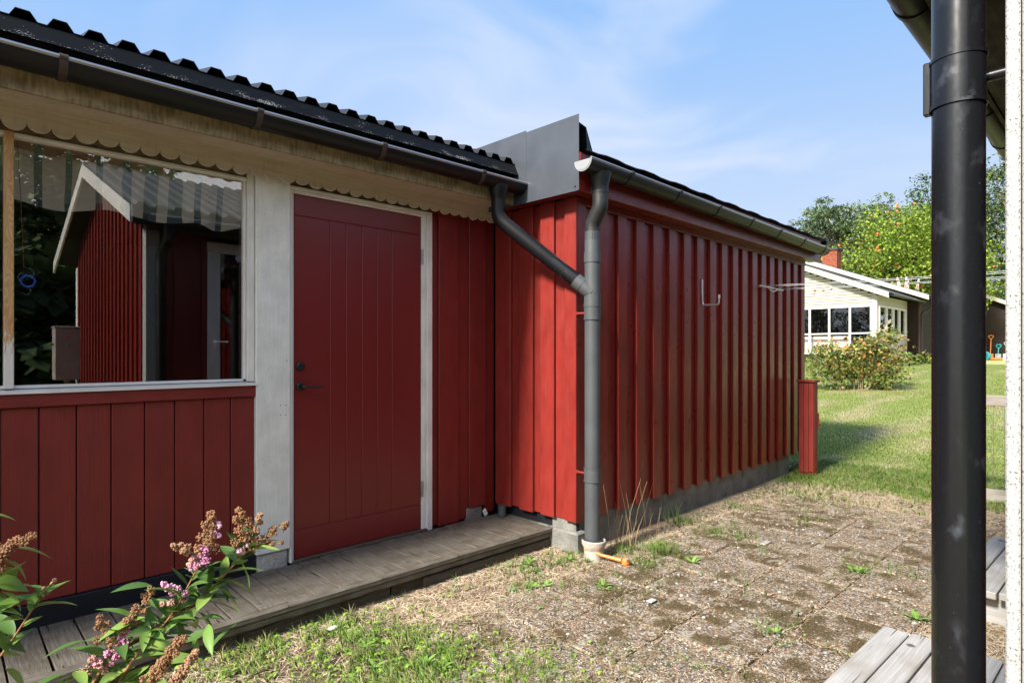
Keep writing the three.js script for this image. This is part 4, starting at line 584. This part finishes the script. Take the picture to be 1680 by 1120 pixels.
function blob(h0, h1, w, n, seed, shape = (t) => Math.sin(Math.PI * (.15 + .8 * t)), rs = .38) { const r = mulberry(seed), L = []; for (let i = 0; i < n; i++) { const t = (i + .5) / n, k = shape(t) * w, a = i * 2.4 + r(), d = k * (.35 + .4 * r()); L.push([Math.cos(a) * d, mix(h0, h1, t), Math.sin(a) * d, Math.max(.35, k * rs * (1.2 + .6 * r()))]); } return L; }
const TONE = { pine: [[.14, .20, .10], [.17, .24, .125], [.11, .165, .085], [.20, .26, .14]], birch: [[.22, .30, .085], [.27, .35, .12], [.18, .25, .07], [.31, .36, .14]], rowan: [[.27, .38, .055], [.34, .46, .07], [.20, .30, .045], [.42, .48, .09]], dark: [[.05, .085, .03], [.065, .11, .04], [.085, .13, .05]], autumn: [[.18, .27, .06], [.23, .32, .08], [.13, .21, .05], [.34, .31, .09], [.48, .28, .09]] };
tree('pine_tree', 'dark pine with open top rising left of the other trees behind the chimney', 47.2, -12.2, 11.6, blob(5.0, 11.2, 4.2, 13, 3, (t) => .75 + .25 * Math.sin(3.1 * t) - .45 * t * t), 26000, .30, .16, TONE.pine, 101, M.pineBark, .26, 'trees beyond the white house', { needle: true, clump: .20, per: 40 });
tree('birch_tree', 'pale loose birch between the pine and the yellow-green rowan', 54, -11.5, 13.0, blob(4.5, 12.8, 4.6, 12, 7), 20000, .17, .32, TONE.birch, 131, M.barkPale, .2, 'trees beyond the white house', { clump: .24 });
tree('rowan_tree', 'bright yellow-green rowan with orange berries above the white house', 38.0, -5.6, 8.6, blob(3.2, 8.0, 4.3, 15, 15, (t) => Math.sin(Math.PI * (.22 + .7 * t))), 30000, .17, .28, TONE.rowan, 151, M.bark, .2, 'trees beyond the white house', { clump: .20, berries: 90 });
tree('birch_tree', 'tall green tree standing highest beside the black downpipe', 55, -7.2, 15.0, blob(5, 14.6, 4.0, 12, 19), 20000, .18, .34, [[.10, .17, .055], [.13, .20, .07], [.16, .23, .08]], 171, M.bark, .24, 'trees beyond the white house', { clump: .22 });
tree('birch_tree', 'tall birch seen in the slit between downpipe and white board', 58, -3.2, 16.5, blob(4, 16, 5.5, 14, 29), 24000, .20, .34, TONE.birch.concat(TONE.dark), 191, M.barkPale, .24, 'trees beyond the white house', { clump: .2 });
tree('pine_tree', 'dark pine low behind the gap left of the brick chimney', 52, -17, 9.0, blob(1.5, 8.6, 4.5, 12, 31), 15000, .30, .16, TONE.pine, 211, M.pineBark, .24, 'trees beyond the white house', { needle: true, clump: .22, per: 40 });
// far wood that closes the view, and the wood edge behind the near house, each one mass of leaves
function wood(name, label, list, n, tones, seed) { const o = new THREE.Mesh(foliage(list, n, .42, .4, tones, seed, .16, .7, 30), MLeaf); o.name = name; o.userData.kind = 'stuff'; scene.add(o); tag(o, label, 'trees'); }
{ const L = [], r = mulberry(5); for (let i = 0; i < 60; i++) { const a = -.60 + i / 60 * .95, d = 74 + 14 * r(), x = Math.cos(a) * d, z = 3 + Math.sin(a) * d; for (const f of [.2, .55, .8]) L.push([x + rrr(r) * 2, 1 + f * (8 + 4 * r()), z + rrr(r) * 2, 3.4 - f]); } wood('far_wood', 'far green wood behind the garden trees', L, 60000, TONE.dark.concat(TONE.birch), 301); }
[[-3.5, 15.5, 7.5, 'dense tree at the left edge of the window reflection'], [.6, 17, 8.5, 'dense tree mirrored beside the gable'], [3.3, 16.5, 8.3, 'tall birch mirrored above the near roof'], [11, 19, 5.0, 'low tree mirrored right of the near roof'], [-7, 13, 7, 'leafy tree far left behind the near house']].forEach(([x, z, h, label], i) => tree('garden_tree', label, x, z, h, blob(1.2, h - .5, 3.4, 12, 50 + i), 17000, .2, .4, TONE.dark.concat(TONE.birch.slice(0, 2)), 400 + i * 13, M.bark, .18, 'trees behind the near house', { clump: .2 }));
[[-20, -12, 7.0, 'broad tree far left, mirrored in the white house windows'], [-23, -17, 9.0, 'taller tree far left, mirrored in the white house windows'], [-22, -22.5, 8.5, 'third tree far left, mirrored in the white house windows']].forEach(([x, z, h, label], i) => tree('garden_tree', label, x, z, h, blob(1.0, h - .5, 3.6, 12, 70 + i), 7000, .24, .4, TONE.dark, 500 + i * 13, M.bark, .18, 'trees far left', { clump: .2 }));
{ const L = [], r = mulberry(15); for (let i = 0; i < 26; i++) { const x = -14 + i * 1.25; L.push([x, .9 + .3 * r(), 11.5 + rrr(r) * .5, 1.2], [x, 2.2 + .4 * r(), 11.7 + rrr(r) * .5, 1.0]); } wood('tall_hedge', 'tall dark leafy hedge behind the near house', L, 26000, TONE.dark, 331); }
// flowering shrub on the lawn
{ const x = 15.75, z = -1.42, y = groundY(x, z), s = thing('garden_shrub', 'loose green shrub with yellow and orange leaves on the lawn before the white house', 'shrub', [x, y, z]), r = mulberry(81), stems = [];
  const D = V(.42, 0, .91), lobes = []; const prof = [[-.95, .55, .35], [-.7, .75, .4], [-.4, .62, .45], [-.1, .7, .5], [.2, .78, .5], [.5, .62, .48], [.72, .42, .38], [.1, .38, .42], [-.5, .3, .4], [.45, .3, .4], [.45, 1.05, .36], [.62, 1.3, .22], [.3, 1.12, .26], [.85, 1.22, .14], [-.85, .92, .18]];
  for (const [u, v, q] of prof) { lobes.push([D.x * u + rrr(r) * .2, v, D.z * u + rrr(r) * .12, q]); for (let k = 0; k < 7; k++) { const a = r() * 6.28; stems.push(tube([[D.x * u * .35, -.05, D.z * u * .35], [D.x * u * .7 + .05 * rrr(r), v * .6, D.z * u * .7], [D.x * u + Math.cos(a) * q, v + q * .8 * r(), D.z * u + Math.sin(a) * q]], (t) => .012 * (1.1 - t), 5)); } }
  part('stems', merge(stems), mat([.30, .24, .18], .9), s); part('foliage', foliage(lobes, 6500, .07, .34, TONE.autumn, 83, .26, .7, 9), MLeaf, s); part('foliage', foliage([[.4, 1.15, .55, .42], [-.2, .85, -.3, .5], [.1, .8, .2, .6]], 900, .08, .4, [[.5, .26, .08], [.42, .33, .10], [.24, .27, .06]], 85, .3, .8, 5), MLeaf, s); }
{ const x = 24.6, z = -2.6, y = groundY(x, z), s = thing('low_shrub', 'low yellowing plant along the foundation of the white house', 'shrub', [x, y, z]); part('foliage', foliage([[0, .15, 0, .5], [.9, .12, .5, .4], [2, .1, .9, .5], [-.8, .2, -.9, .5], [-1.0, .25, -2.2, .55]], 3500, .1, .4, TONE.autumn, 95, .25, .6, 12), MLeaf, s); }

// ---------------------------------------------------------------- pink spiraea in the foreground
{ const leafGeos = [leafShape(.068, .021, .35, .22, 6), leafShape(.056, .019, .3, -.05, 5), leafShape(.078, .025, .4, .35, 6), leafShape(.036, .012, .4, .1)], broad = [leafShape(.062, .042, .2, .25, 6), leafShape(.05, .034, .25, .4, 6)];
  const greens = [[.17, .30, .06], [.13, .25, .05], [.24, .37, .08], [.095, .19, .045]].map((c) => mat(c, .42, { side: THREE.DoubleSide, transmission: .28, thickness: 0, specularIntensity: .5 })), stemM = mat([.30, .12, .045], .6), greenStem = mat([.16, .22, .05], .6);
  const brown = [[.30, .155, .075], [.24, .12, .06], [.36, .21, .12]].map((c) => mat(c, .9)), pink = [[.62, .26, .44], [.72, .38, .54], [.55, .22, .40]].map((c) => mat(c, .8)), pale = mat([.58, .34, .28], .9);
  const q = new THREE.Quaternion();
  function leafOn(s, p, dir, roll, k, b = false) { const o = part('leaf', (b ? broad : leafGeos)[k % (b ? 2 : 4)], greens[Math.floor(rnd() * 4)], s); o.position.copy(p); const z = dir.clone().normalize(), xx = V(0, 1, 0).cross(z); if (xx.lengthSq() < 1e-4) xx.set(1, 0, 0); xx.normalize(); const m = new THREE.Matrix4().makeBasis(xx, z.clone().cross(xx), z); o.quaternion.setFromRotationMatrix(m).multiply(q.setFromAxisAngle(V(0, 0, 1), roll)); return o; }
  // a panicle: side twigs that end in tight heads of tiny florets
  function panicle(s, base, dir, len, wid, m, nm, heads = 9) { const g = [], tw = [], d = dir.clone().normalize(), e = base.clone().addScaledVector(d, len); tw.push(tube([base, base.clone().lerp(e, .5), e], (t) => .0016 * (1.1 - t * .6), 5));
    for (let i = 0; i < heads; i++) { const t = .12 + .88 * i / (heads - 1), w = wid * (1.05 - t * .8), a = i * 2.4 + rnd(), side = V(Math.cos(a), .25 * rnd(), Math.sin(a)), c = base.clone().addScaledVector(d, len * t).addScaledVector(side, w * (.5 + .5 * rnd())), R = wid * (.30 + .22 * rnd()) * (1.15 - .4 * t);
      tw.push(tube([base.clone().addScaledVector(d, len * t * .9), c], .0008, 4)); const n = 46; for (let k = 0; k < n; k++) { const u = V(rr(-1, 1), rr(-1, 1), rr(-1, 1)).normalize().multiplyScalar(R * Math.cbrt(rnd())); g.push(new THREE.IcosahedronGeometry(rr(.0012, .0024), 0).translate(c.x + u.x, c.y + u.y, c.z + u.z)); } }
    const f = part(nm, merge(g), m, s); part('twig', merge(tw), greenStem, f); }
  function stem(s, pts, r0, nLeaf, from, k0, col = stemM) { const c = new THREE.CatmullRomCurve3(pts.map((p) => V(...p))); part('stem', tube(c.getPoints(26), (t) => r0 * (1.1 - .7 * t), 7), col, s);
    for (let i = 0; i < nLeaf; i++) { const t = from + (1 - from) * (i + .5) / nLeaf, p = c.getPoint(t), T = c.getTangent(t), a = i * 2.39 + k0, n = V(Math.cos(a), .1, Math.sin(a)), dir = T.clone().multiplyScalar(.55).addScaledVector(n, .9).add(V(0, .12 - .35 * rnd(), 0)); leafOn(s, p, dir, rr(-.5, .5), i + k0 | 0); if (rnd() < .45) leafOn(s, p, dir.clone().add(V(rr(-.5, .5), .5, rr(-.5, .5))), rr(-1, 1), 3); }
    return c; }
  const sp = thing('spiraea_bush', 'spiraea with pink and faded brown flower spikes leaning across the walkway', 'shrub', [0, 0, 0]);
  let c = stem(sp, [[.02, 0, 2.03], [.12, .45, 2.0], [.21, .70, 1.95], [.30, .765, 1.96], [.381, .805, 1.975], [.44, .862, 1.99], [.474, .90, 2.0]], .0036, 34, .42, 1);
  panicle(sp, V(.462, .892, 1.995), V(-.12, .9, .0), .082, .027, brown[0], 'faded_flower', 13); panicle(sp, V(.468, .90, 1.997), V(.3, .8, .1), .062, .020, brown[2], 'faded_flower', 8); panicle(sp, V(.476, .902, 2.0), V(.75, .42, .3), .072, .020, brown[1], 'faded_flower', 7); panicle(sp, V(.474, .894, 2.0), V(.8, .05, .35), .055, .015, brown[0], 'faded_flower', 6); panicle(sp, V(.447, .886, 1.995), V(.3, .3, .2), .026, .012, pink[1], 'pink_flower', 4);
  c = stem(sp, [[.05, 0, 2.03], [.15, .45, 2.01], [.25, .70, 1.97], [.33, .79, 1.975], [.374, .868, 1.98]], .0032, 26, .45, 4);
  panicle(sp, V(.374, .866, 1.98), V(.25, .9, .1), .046, .022, pink[0], 'pink_flower', 10); panicle(sp, V(.366, .872, 1.98), V(-.1, .5, .1), .022, .014, pale, 'faded_flower', 4);
  panicle(sp, V(.383, .895, 1.982), V(.22, .9, .0), .078, .024, brown[0], 'faded_flower', 13); panicle(sp, V(.372, .898, 1.98), V(-.75, .5, -.1), .046, .018, brown[2], 'faded_flower', 7); panicle(sp, V(.404, .925, 1.985), V(.25, .7, .1), .030, .012, pink[1], 'pink_flower', 5);
  panicle(sp, V(.352, .822, 1.972), V(-.72, .55, -.1), .046, .017, pink[1], 'pink_flower', 9); panicle(sp, V(.345, .810, 1.972), V(-.5, .1, .1), .030, .014, pale, 'faded_flower', 5);
  c = stem(sp, [[.0, 0, 1.98], [.1, .45, 1.96], [.19, .66, 1.95], [.235, .735, 1.948], [.272, .80, 1.96]], .003, 18, .45, 7);
  panicle(sp, V(.236, .742, 1.948), V(.50, .85, .2), .125, .020, brown[0], 'faded_flower', 15); panicle(sp, V(.228, .752, 1.94), V(-.1, .9, -.15), .050, .019, brown[1], 'faded_flower', 8); panicle(sp, V(.222, .712, 1.946), V(.5, .85, .3), .072, .020, pink[0], 'pink_flower', 11); panicle(sp, V(.214, .706, 1.945), V(-.1, .5, .05), .034, .021, pale, 'faded_flower', 7); panicle(sp, V(.262, .79, 1.957), V(.6, .5, .2), .03, .013, brown[2], 'faded_flower', 4);
  c = stem(sp, [[.1, 0, 2.10], [.18, .4, 2.09], [.24, .65, 2.075], [.262, .725, 2.08]], .0028, 10, .55, 5);
  panicle(sp, V(.252, .700, 2.078), V(.50, .92, .4), .122, .021, brown[0], 'faded_flower', 22); panicle(sp, V(.290, .705, 2.106), V(.46, .88, .4), .088, .016, brown[2], 'faded_flower', 17);
  for (let i = 0; i < 46; i++) { const t = rnd(); leafOn(sp, V(mix(.17, .40, t) + rr(-.04, .04), mix(.66, .80, t) + rr(-.05, .04), mix(1.95, 1.985, t) + rr(-.05, .06)), V(rr(-1, 1), rr(-.5, .4), rr(-.6, .6)), rr(-.6, .6), i); }
  for (const [p, d, k] of [[[.395, .88, 1.985], [.05, -1, .15], 2], [[.42, .838, 1.99], [.9, -.35, .3], 2], [[.41, .825, 1.99], [.8, -.7, .3], 2], [[.39, .80, 1.985], [.8, -.25, .2], 0], [[.375, .785, 1.985], [.6, -.8, .3], 2], [[.45, .872, 1.995], [.4, -.8, .2], 0], [[.455, .882, 1.99], [-.3, .8, .1], 0], [[.30, .85, 1.96], [-.8, .25, .1], 0], [[.29, .79, 1.96], [-.8, .1, .1], 2], [[.20, .77, 1.94], [-.9, .1, .1], 0], [[.17, .72, 1.94], [-.8, .1, .2], 2], [[.165, .715, 1.945], [-.7, -.3, .3], 2], [[.18, .725, 1.95], [.1, .1, .9], 0], [[.34, .775, 1.98], [.15, -.9, .1], 2]]) leafOn(sp, V(...p), V(...d), rr(-.4, .4), k);
  const s2 = thing('spiraea_bush', 'broad-leaved spiraea at the left edge with one brown flower head', 'shrub', [0, 0, 0]);
  c = stem(s2, [[-.06, 0, 1.86], [-.01, .45, 1.86], [.03, .68, 1.85], [.085, .745, 1.835], [.128, .81, 1.83], [.147, .838, 1.82]], .0026, 12, .55, 3); panicle(s2, V(.145, .835, 1.82), V(.45, .5, 0), .03, .010, brown[2], 'faded_flower', 4);
  c = stem(s2, [[-.08, 0, 1.90], [-.0, .5, 1.87], [.06, .80, 1.85], [.08, .90, 1.845]], .0026, 4, .7, 6); panicle(s2, V(.06, .925, 1.845), V(.85, .42, .05), .075, .022, brown[0], 'faded_flower', 12); panicle(s2, V(.065, .90, 1.845), V(.3, .5, .1), .05, .024, brown[1], 'faded_flower', 9);
  for (const [p, d, k] of [[[.105, .935, 1.83], [.9, -.25, .1], 0], [[.09, .915, 1.83], [.8, -.5, .2], 1], [[.07, .885, 1.84], [.9, -.3, .1], 0], [[.085, .86, 1.83], [.8, -.6, .0], 1], [[.06, .84, 1.84], [.9, -.2, .2], 0], [[.055, 1.005, 1.84], [.9, .08, .1], 1], [[.06, .80, 1.84], [.7, -.6, .3], 0], [[.08, .77, 1.83], [.8, -.3, .1], 1], [[.09, .72, 1.84], [.6, -.7, .2], 0], [[.05, .69, 1.84], [.7, -.5, .4], 1], [[.085, .90, 1.82], [.2, -.6, -.6], 0], [[.07, .86, 1.82], [.5, -.7, -.5], 1], [[.06, .74, 1.82], [.9, -.1, -.4], 0]]) leafOn(s2, V(...p), V(...d), rr(-.4, .4), k, true);
}

// ---------------------------------------------------------------- grass, straw, weeds
function scatter(name, label, geo, m, n, f) {                          // f(i) -> [x, z, size, turn, tilt, colour, lift] or null
  const mx = [], cs = [], M4 = new THREE.Matrix4(), Q = new THREE.Quaternion(), E = new THREE.Euler();
  for (let i = 0; i < n; i++) { const r = f(i); if (!r) continue; E.set(r[4], r[3], r[7] ?? 0, 'YXZ'); M4.compose(V(r[0], groundY(r[0], r[1]) + (r[6] ?? 0), r[1]), Q.setFromEuler(E), V(r[2], r[2], r[2])); mx.push(M4.clone()); cs.push(r[5]); }
  const o = new THREE.InstancedMesh(geo, m, mx.length), C = new THREE.Color(); mx.forEach((q, i) => { o.setMatrixAt(i, q); o.setColorAt(i, C.setRGB(...cs[i])); }); o.name = name; o.userData.kind = 'stuff'; o.userData.label = label; o.userData.category = 'ground cover'; scene.add(o); return o;
}
function blades(list) { const pos = [], nor = []; for (const [bx, bz, h, w, lean, az] of list) { const c = Math.cos(az), s = Math.sin(az), P = (t, side) => { const d = lean * h * t * t, ww = w * (1 - t) * side; return [bx + c * d - s * ww, h * t * (1 - .25 * lean * t), bz + s * d + c * ww]; }; const a = P(0, -.5), b = P(0, .5), e = P(.55, -.5), f = P(.55, .5), g = P(1, 0); pos.push(...a, ...b, ...f, ...a, ...f, ...e, ...e, ...f, ...g); for (let k = 0; k < 9; k++) nor.push(c * .35, .9, s * .35); }
  const g = new THREE.BufferGeometry(); g.setAttribute('position', new THREE.Float32BufferAttribute(pos, 3)); g.setAttribute('normal', new THREE.Float32BufferAttribute(nor, 3)); return g; }
function flatBlade() { const pos = [], P = [[0, 0], [.3, .06], [.65, .05], [1, -.06]]; for (let i = 0; i < 3; i++) { const [a, b] = P[i], [c, d] = P[i + 1], w0 = .02, w1 = i === 2 ? .004 : .02, y = [.0, .09, .12, .04]; const A = [a - .5, y[i], b - w0], B = [a - .5, y[i], b + w0], C = [c - .5, y[i + 1], d + w1], D = [c - .5, y[i + 1], d - w1]; pos.push(...A, ...B, ...C, ...A, ...C, ...D); } const g = new THREE.BufferGeometry(); g.setAttribute('position', new THREE.Float32BufferAttribute(pos, 3)); g.computeVertexNormals(); return g; }
const gr = mulberry(909), gR = (a, b) => a + (b - a) * gr();
const tuftGeo = blades([...Array(9)].map((_, i) => [gR(-.012, .012), gR(-.012, .012), gR(.5, 1), gR(.045, .08), gR(.1, .9), i * .7 + gr()])), strawGeo = flatBlade(), lawnGeo = blades([...Array(12)].map((_, i) => [gR(-.9, .9), gR(-.9, .9), gR(.5, 1), gR(.12, .18), gR(.2, 1.1), i * .9 + gr()]));
const MGrass = mat([1, 1, 1], .8, { side: THREE.DoubleSide, specularIntensity: .15 });
const slabAt = (x, z) => x > 1.62 && x < 5.6 && z > .97 && z < 2.55;
const clear = (x, z) => z > .56 && !(x > 2.98 && z < .80 - (x - 2.97) * .02 && x < 6.7) && !(x > 1.38 && z > 3.05);
// green patches seen in the yard: [x, z, radius, strength]
const PATCH = [[1.0, .62, .3, .8], [1.30, .70, .25, .9], [1.40, .95, .30, 1.0], [1.48, 1.22, .28, 1.1], [1.25, 1.30, .35, 1.0], [1.68, 1.58, .22, 1.0], [1.5, 1.75, .3, 1.1], [3.41, 1.11, .13, 1.2], [3.16, 1.2, .12, .8], [3.25, .96, .12, .9], [4.1, .86, .12, .7], [4.02, 1.24, .22, .7], [4.16, 1.07, .2, .5], [3.9, 2.12, .08, .8], [4.05, 2.31, .16, .6], [3.09, 2.12, .06, .5], [2.79, 2.10, .1, .6], [3.42, 2.52, .08, .9], [4.8, .98, .15, .5], [2.4, .97, .16, .5], [2.6, .68, .25, .5], [2.84, .80, .2, .5], [2.65, 1.23, .14, .4], [3.35, 1.36, .1, .5], [5.6, 1.2, .4, .5], [2.12, 1.78, .12, .5], [2.3, 2.4, .1, .4]];
const green = (x, z) => { let s = 0; for (const [a, b, r, k] of PATCH) { const d = ((x - a) ** 2 + (z - b) ** 2) / (r * r); if (d < 4) s = Math.max(s, k * Math.exp(-d)); } return Math.max(s, smooth(.05, .5, fbm(x * 2.3 + 4, z * 2.3 + 1, 3)) * .30, lawnAt(x, z)); };
const strawy = (x, z) => { const n = fbm(x * 2.6 + 40, z * 2.6 + 12, 4); if (!slabAt(x, z)) return clamp(.62 + n * .9); const fx = Math.abs((((x - 2.415) / .398) % 1 + 1.5) % 1 - .5), fz = Math.abs((((z - 1.76) / .395) % 1 + 1.5) % 1 - .5), joint = Math.max(smooth(.10, .02, fx), smooth(.10, .02, fz)); return clamp(smooth(.12, .6, n) * .38 + joint * .34 + smooth(2.3, 1.6, x) * .25 + smooth(1.25, 1.0, z) * .45 + smooth(4.9, 5.5, x) * .35); };
scatter('dry_straw', 'dry straw and dead grass strewn over the yard', strawGeo, mat([1, 1, 1], .9, { side: THREE.DoubleSide }), 210000, () => { const x = gR(.2, 7.2), z = gR(.5, 3.1); if (!clear(x, z) || gr() > strawy(x, z) * (1 - .75 * lawnAt(x, z)) * (1 - .55 * smooth(1.9, 1.5, x) * smooth(.7, .85, z))) return null; const k = gR(.65, 1.25), t = gr(); return [x, z, gR(.02, slabAt(x, z) ? .05 : .075), gR(0, 6.28), gR(-.2, .2), t < .6 ? [.62 * k, .49 * k, .33 * k] : t < .78 ? [.74 * k, .65 * k, .50 * k] : [.30 * k, .20 * k, .12 * k], slabAt(x, z) ? .016 : .006]; });
scatter('yard_grass', 'thin green grass growing in the yard', tuftGeo, MGrass, 60000, () => { const x = gR(.3, 7.6), z = gR(.5, 3.1), g = green(x, z); if (!clear(x, z) || gr() > g * .7) return null; const k = gR(.7, 1.3), d = gr() < .22; return [x, z, gR(.025, .06) * (1 + .5 * g), gR(0, 6.28), gR(-.3, .3), d ? [.48 * k, .44 * k, .20 * k] : [.22 * k, .36 * k, .07 * k], 0]; });
scatter('lawn_grass', 'mown green lawn beyond the annex', lawnGeo, MGrass, 170000, (i) => { const u = gr(), x = 6.2 + 19.5 * Math.pow(u, 1.5), z = gR(-6.5, 3.0) * (x > 9 ? 1 : 1); if ((x < 7.15 && z < .78) || x > 25.8 || gr() > lawnAt(x, z)) return null; const st = fbm(x * .55 + 20, z * 2.0 + 6, 3), k = gR(.75, 1.25), y = smooth(-.2, .5, st + .5 * fbm(x * .6 + 9, z * .6 + 4, 3)); const c = mix3(mix3([.50, .59, .18], [.39, .50, .13], smooth(9.5, 7.6, x)), [.74, .68, .38], y * .85); return [x, z, .026 + .0013 * x, gR(0, 6.28), gR(-.15, .15), c.map((q) => q * k), 0]; });
// clover, small weeds and fallen leaves
const trefoil = (() => { const l = []; for (let k = 0; k < 3; k++) { const g = leafShape(.5, .42, .15, .3, 3); g.rotateY(k * 2.094); l.push(g.toNonIndexed()); } const s = blades([[0, 0, .9, .05, .3, 1]]); const m = merge(l.map((g) => { g.deleteAttribute('uv'); return g; })); m.translate(0, .8, 0); return merge([m, s]); })();
scatter('clover', 'clover and low weeds on the bare earth', trefoil, MGrass, 9000, () => { const x = gR(.5, 4.6), z = gR(.5, 2.6), g = green(x, z); if (!clear(x, z) || gr() > (x < 2 ? g * .75 : x < 3.2 && z < 1.3 ? g * .5 : g * .08)) return null; const k = gR(.7, 1.3), b = x > 2.1; return [x, z, gR(.016, .034), gR(0, 6.28), gR(-.3, .3), b ? [.14 * k, .27 * k, .11 * k] : [.22 * k, .36 * k, .05 * k], 0]; });
const rosette = (() => { const l = []; for (let k = 0; k < 7; k++) { const g = leafShape(1, .3, .25, .25, 4).toNonIndexed(); g.rotateX(-.55 - .3 * gr()); g.rotateY(k * .9 + gr()); l.push(g); } return merge(l); })();
scatter('leafy_weeds', 'leafy weeds scattered over the paving', rosette, MGrass, 140, (i) => { const W = [[3.35, 1.37, .07], [2.36, .97, .06], [2.42, 1.0, .06], [2.64, .67, .05], [2.60, .70, .05], [2.85, .81, .05], [2.66, 1.22, .06], [2.62, 1.26, .05], [3.9, 2.11, .07], [3.92, 2.14, .06], [2.79, 2.11, .05], [3.42, 2.52, .07], [1.47, 1.22, .06], [1.36, .93, .055], [1.5, 1.3, .05], [1.3, 1.1, .05]]; const k = gR(.8, 1.2); if (i < W.length) return [W[i][0], W[i][1], W[i][2], gR(0, 6), 0, [.18 * k, .32 * k, .07 * k], .01]; const x = gR(.8, 2.2), z = gR(.7, 2.0); return clear(x, z) && gr() < green(x, z) ? [x, z, gR(.02, .045), gR(0, 6), 0, [.18 * k, .33 * k, .06 * k], 0] : null; });
scatter('leaf_litter', 'brown leaf litter and chips along the foundation', leafShape(1, .55, .3, .2, 3), mat([1, 1, 1], .9, { side: THREE.DoubleSide }), 9000, () => { const x = gR(.8, 7), z = gR(.6, 3.0), n = smooth(1.5, .85, z) * smooth(3.0, 3.6, x) * .9 + .10 + smooth(1.9, 1.2, x) * .2; if (!clear(x, z) || gr() > n * (1 - lawnAt(x, z))) return null; const k = gR(.5, 1.3), t = gr(); return [x, z, gR(.008, .022), gR(0, 6.28), gR(-.5, .5), t < .03 ? [.55, .28, .04] : t < .2 ? [.45 * k, .40 * k, .34 * k] : [.22 * k, .13 * k, .075 * k], slabAt(x, z) ? .02 : .01]; });
scatter('pebbles', 'small pebbles and crumbs of earth', new THREE.IcosahedronGeometry(1, 0).scale(1, .6, .8), mat([1, 1, 1], .9), 7000, () => { const x = gR(.6, 6), z = gR(.6, 2.9); if (!clear(x, z)) return null; const k = gR(.4, 1.3), t = gr(); return [x, z, Math.pow(gr(), 3) * .010 + .0025, gR(0, 6.28), 0, t < .5 ? [.17 * k, .12 * k, .085 * k] : [.36 * k, .34 * k, .31 * k], slabAt(x, z) ? .016 : .004]; });
// tall dry stalks and the grass tufts at the foot of the annex wall
{ const stalkClumps = [[3.30, .90, 20, 'dry tan grass stalks standing at the foot of the grey downpipe'], [3.62, .84, 7, 'thin dry stalks farther along the foundation']];
  for (const [x, z, n, label] of stalkClumps) { const t = thing('dry_stalks', label, 'grass', [x, 0, z]); for (let i = 0; i < n; i++) { const a = rr(0, 6.28), L = rr(.14, .46), b = [rr(-.1, .1), 0, rr(-.06, .06)], e = [b[0] + Math.cos(a) * L * .28 + .03, L, b[2] + Math.sin(a) * L * .16]; part('stalk', tube([b, [mix(b[0], e[0], .4), L * .55, mix(b[2], e[2], .4)], e], (k) => .0017 * (1.2 - k * .8), 5), mat([.42, .28, .15], .9), t); } } }
for (const [x, z, n, hh, label] of [[4.05, .86, 46, .17, 'fresh green grass tuft against the concrete foundation'], [3.40, 1.12, 90, .11, 'bright fine grass tuft between paving and downpipe'], [3.24, .96, 50, .10, 'green grass tuft behind the orange stake'], [4.85, .90, 24, .10, 'small grass tuft by the foundation joint'], [3.90, 2.12, 14, .11, 'broad green blades sprouting from a paving joint'], [2.79, 2.10, 14, .12, 'wispy green tuft in the middle of the paving']]) { const t = thing('grass_tuft', label, 'grass', [x, 0, z]); part('blades', blades([...Array(n)].map(() => { const a = rr(0, 6.28), d = .09 * Math.sqrt(rnd()); return [Math.cos(a) * d, Math.sin(a) * d, hh * rr(.5, 1.1), rr(.003, .006), rr(.3, 1.3), a + rr(-.7, .7)]; })), mat([.22, .36, .07], .8, { side: THREE.DoubleSide, specularIntensity: .15 }), t); }
// scraps on the ground
lone('paper_scrap', new THREE.IcosahedronGeometry(.02, 1).scale(1.3, .35, .8), mat([.8, .8, .78], .8), 'crumpled white scrap in the grass by the walkway', 'scrap', [1.32, .03, .70]);
lone('mortar_flake', box(-.05, .05, 0, .008, -.018, .018, .003), M.concPaint, 'pale flat mortar flake on the mossy paving', 'stone', [4.02, .018, 1.53]);
lone('mortar_flake', box(-.025, .025, 0, .007, -.016, .016, .003), M.concPaint, 'small pale flake on the middle paving slab', 'stone', [2.66, .018, 1.53]);
lone('torn_flake', box(-.016, .016, 0, .05, -.003, .003, .001).rotateZ(.5), M.whitePlastic, 'torn white flake beside the concrete block on the walkway', 'scrap', [2.862, .127, .012]);
lone('hairy_pipe_stub', cyl(.03, .03, [0, 0, 0], [0, .075, 0], 18), M.grey, 'short grey pipe stub in the corner under the red boards', 'pipe', [2.935, .127, .10]);

scene.traverse((o) => { if (o.isMesh) { o.castShadow = true; o.receiveShadow = true; } });
renderer.render(scene, camera);
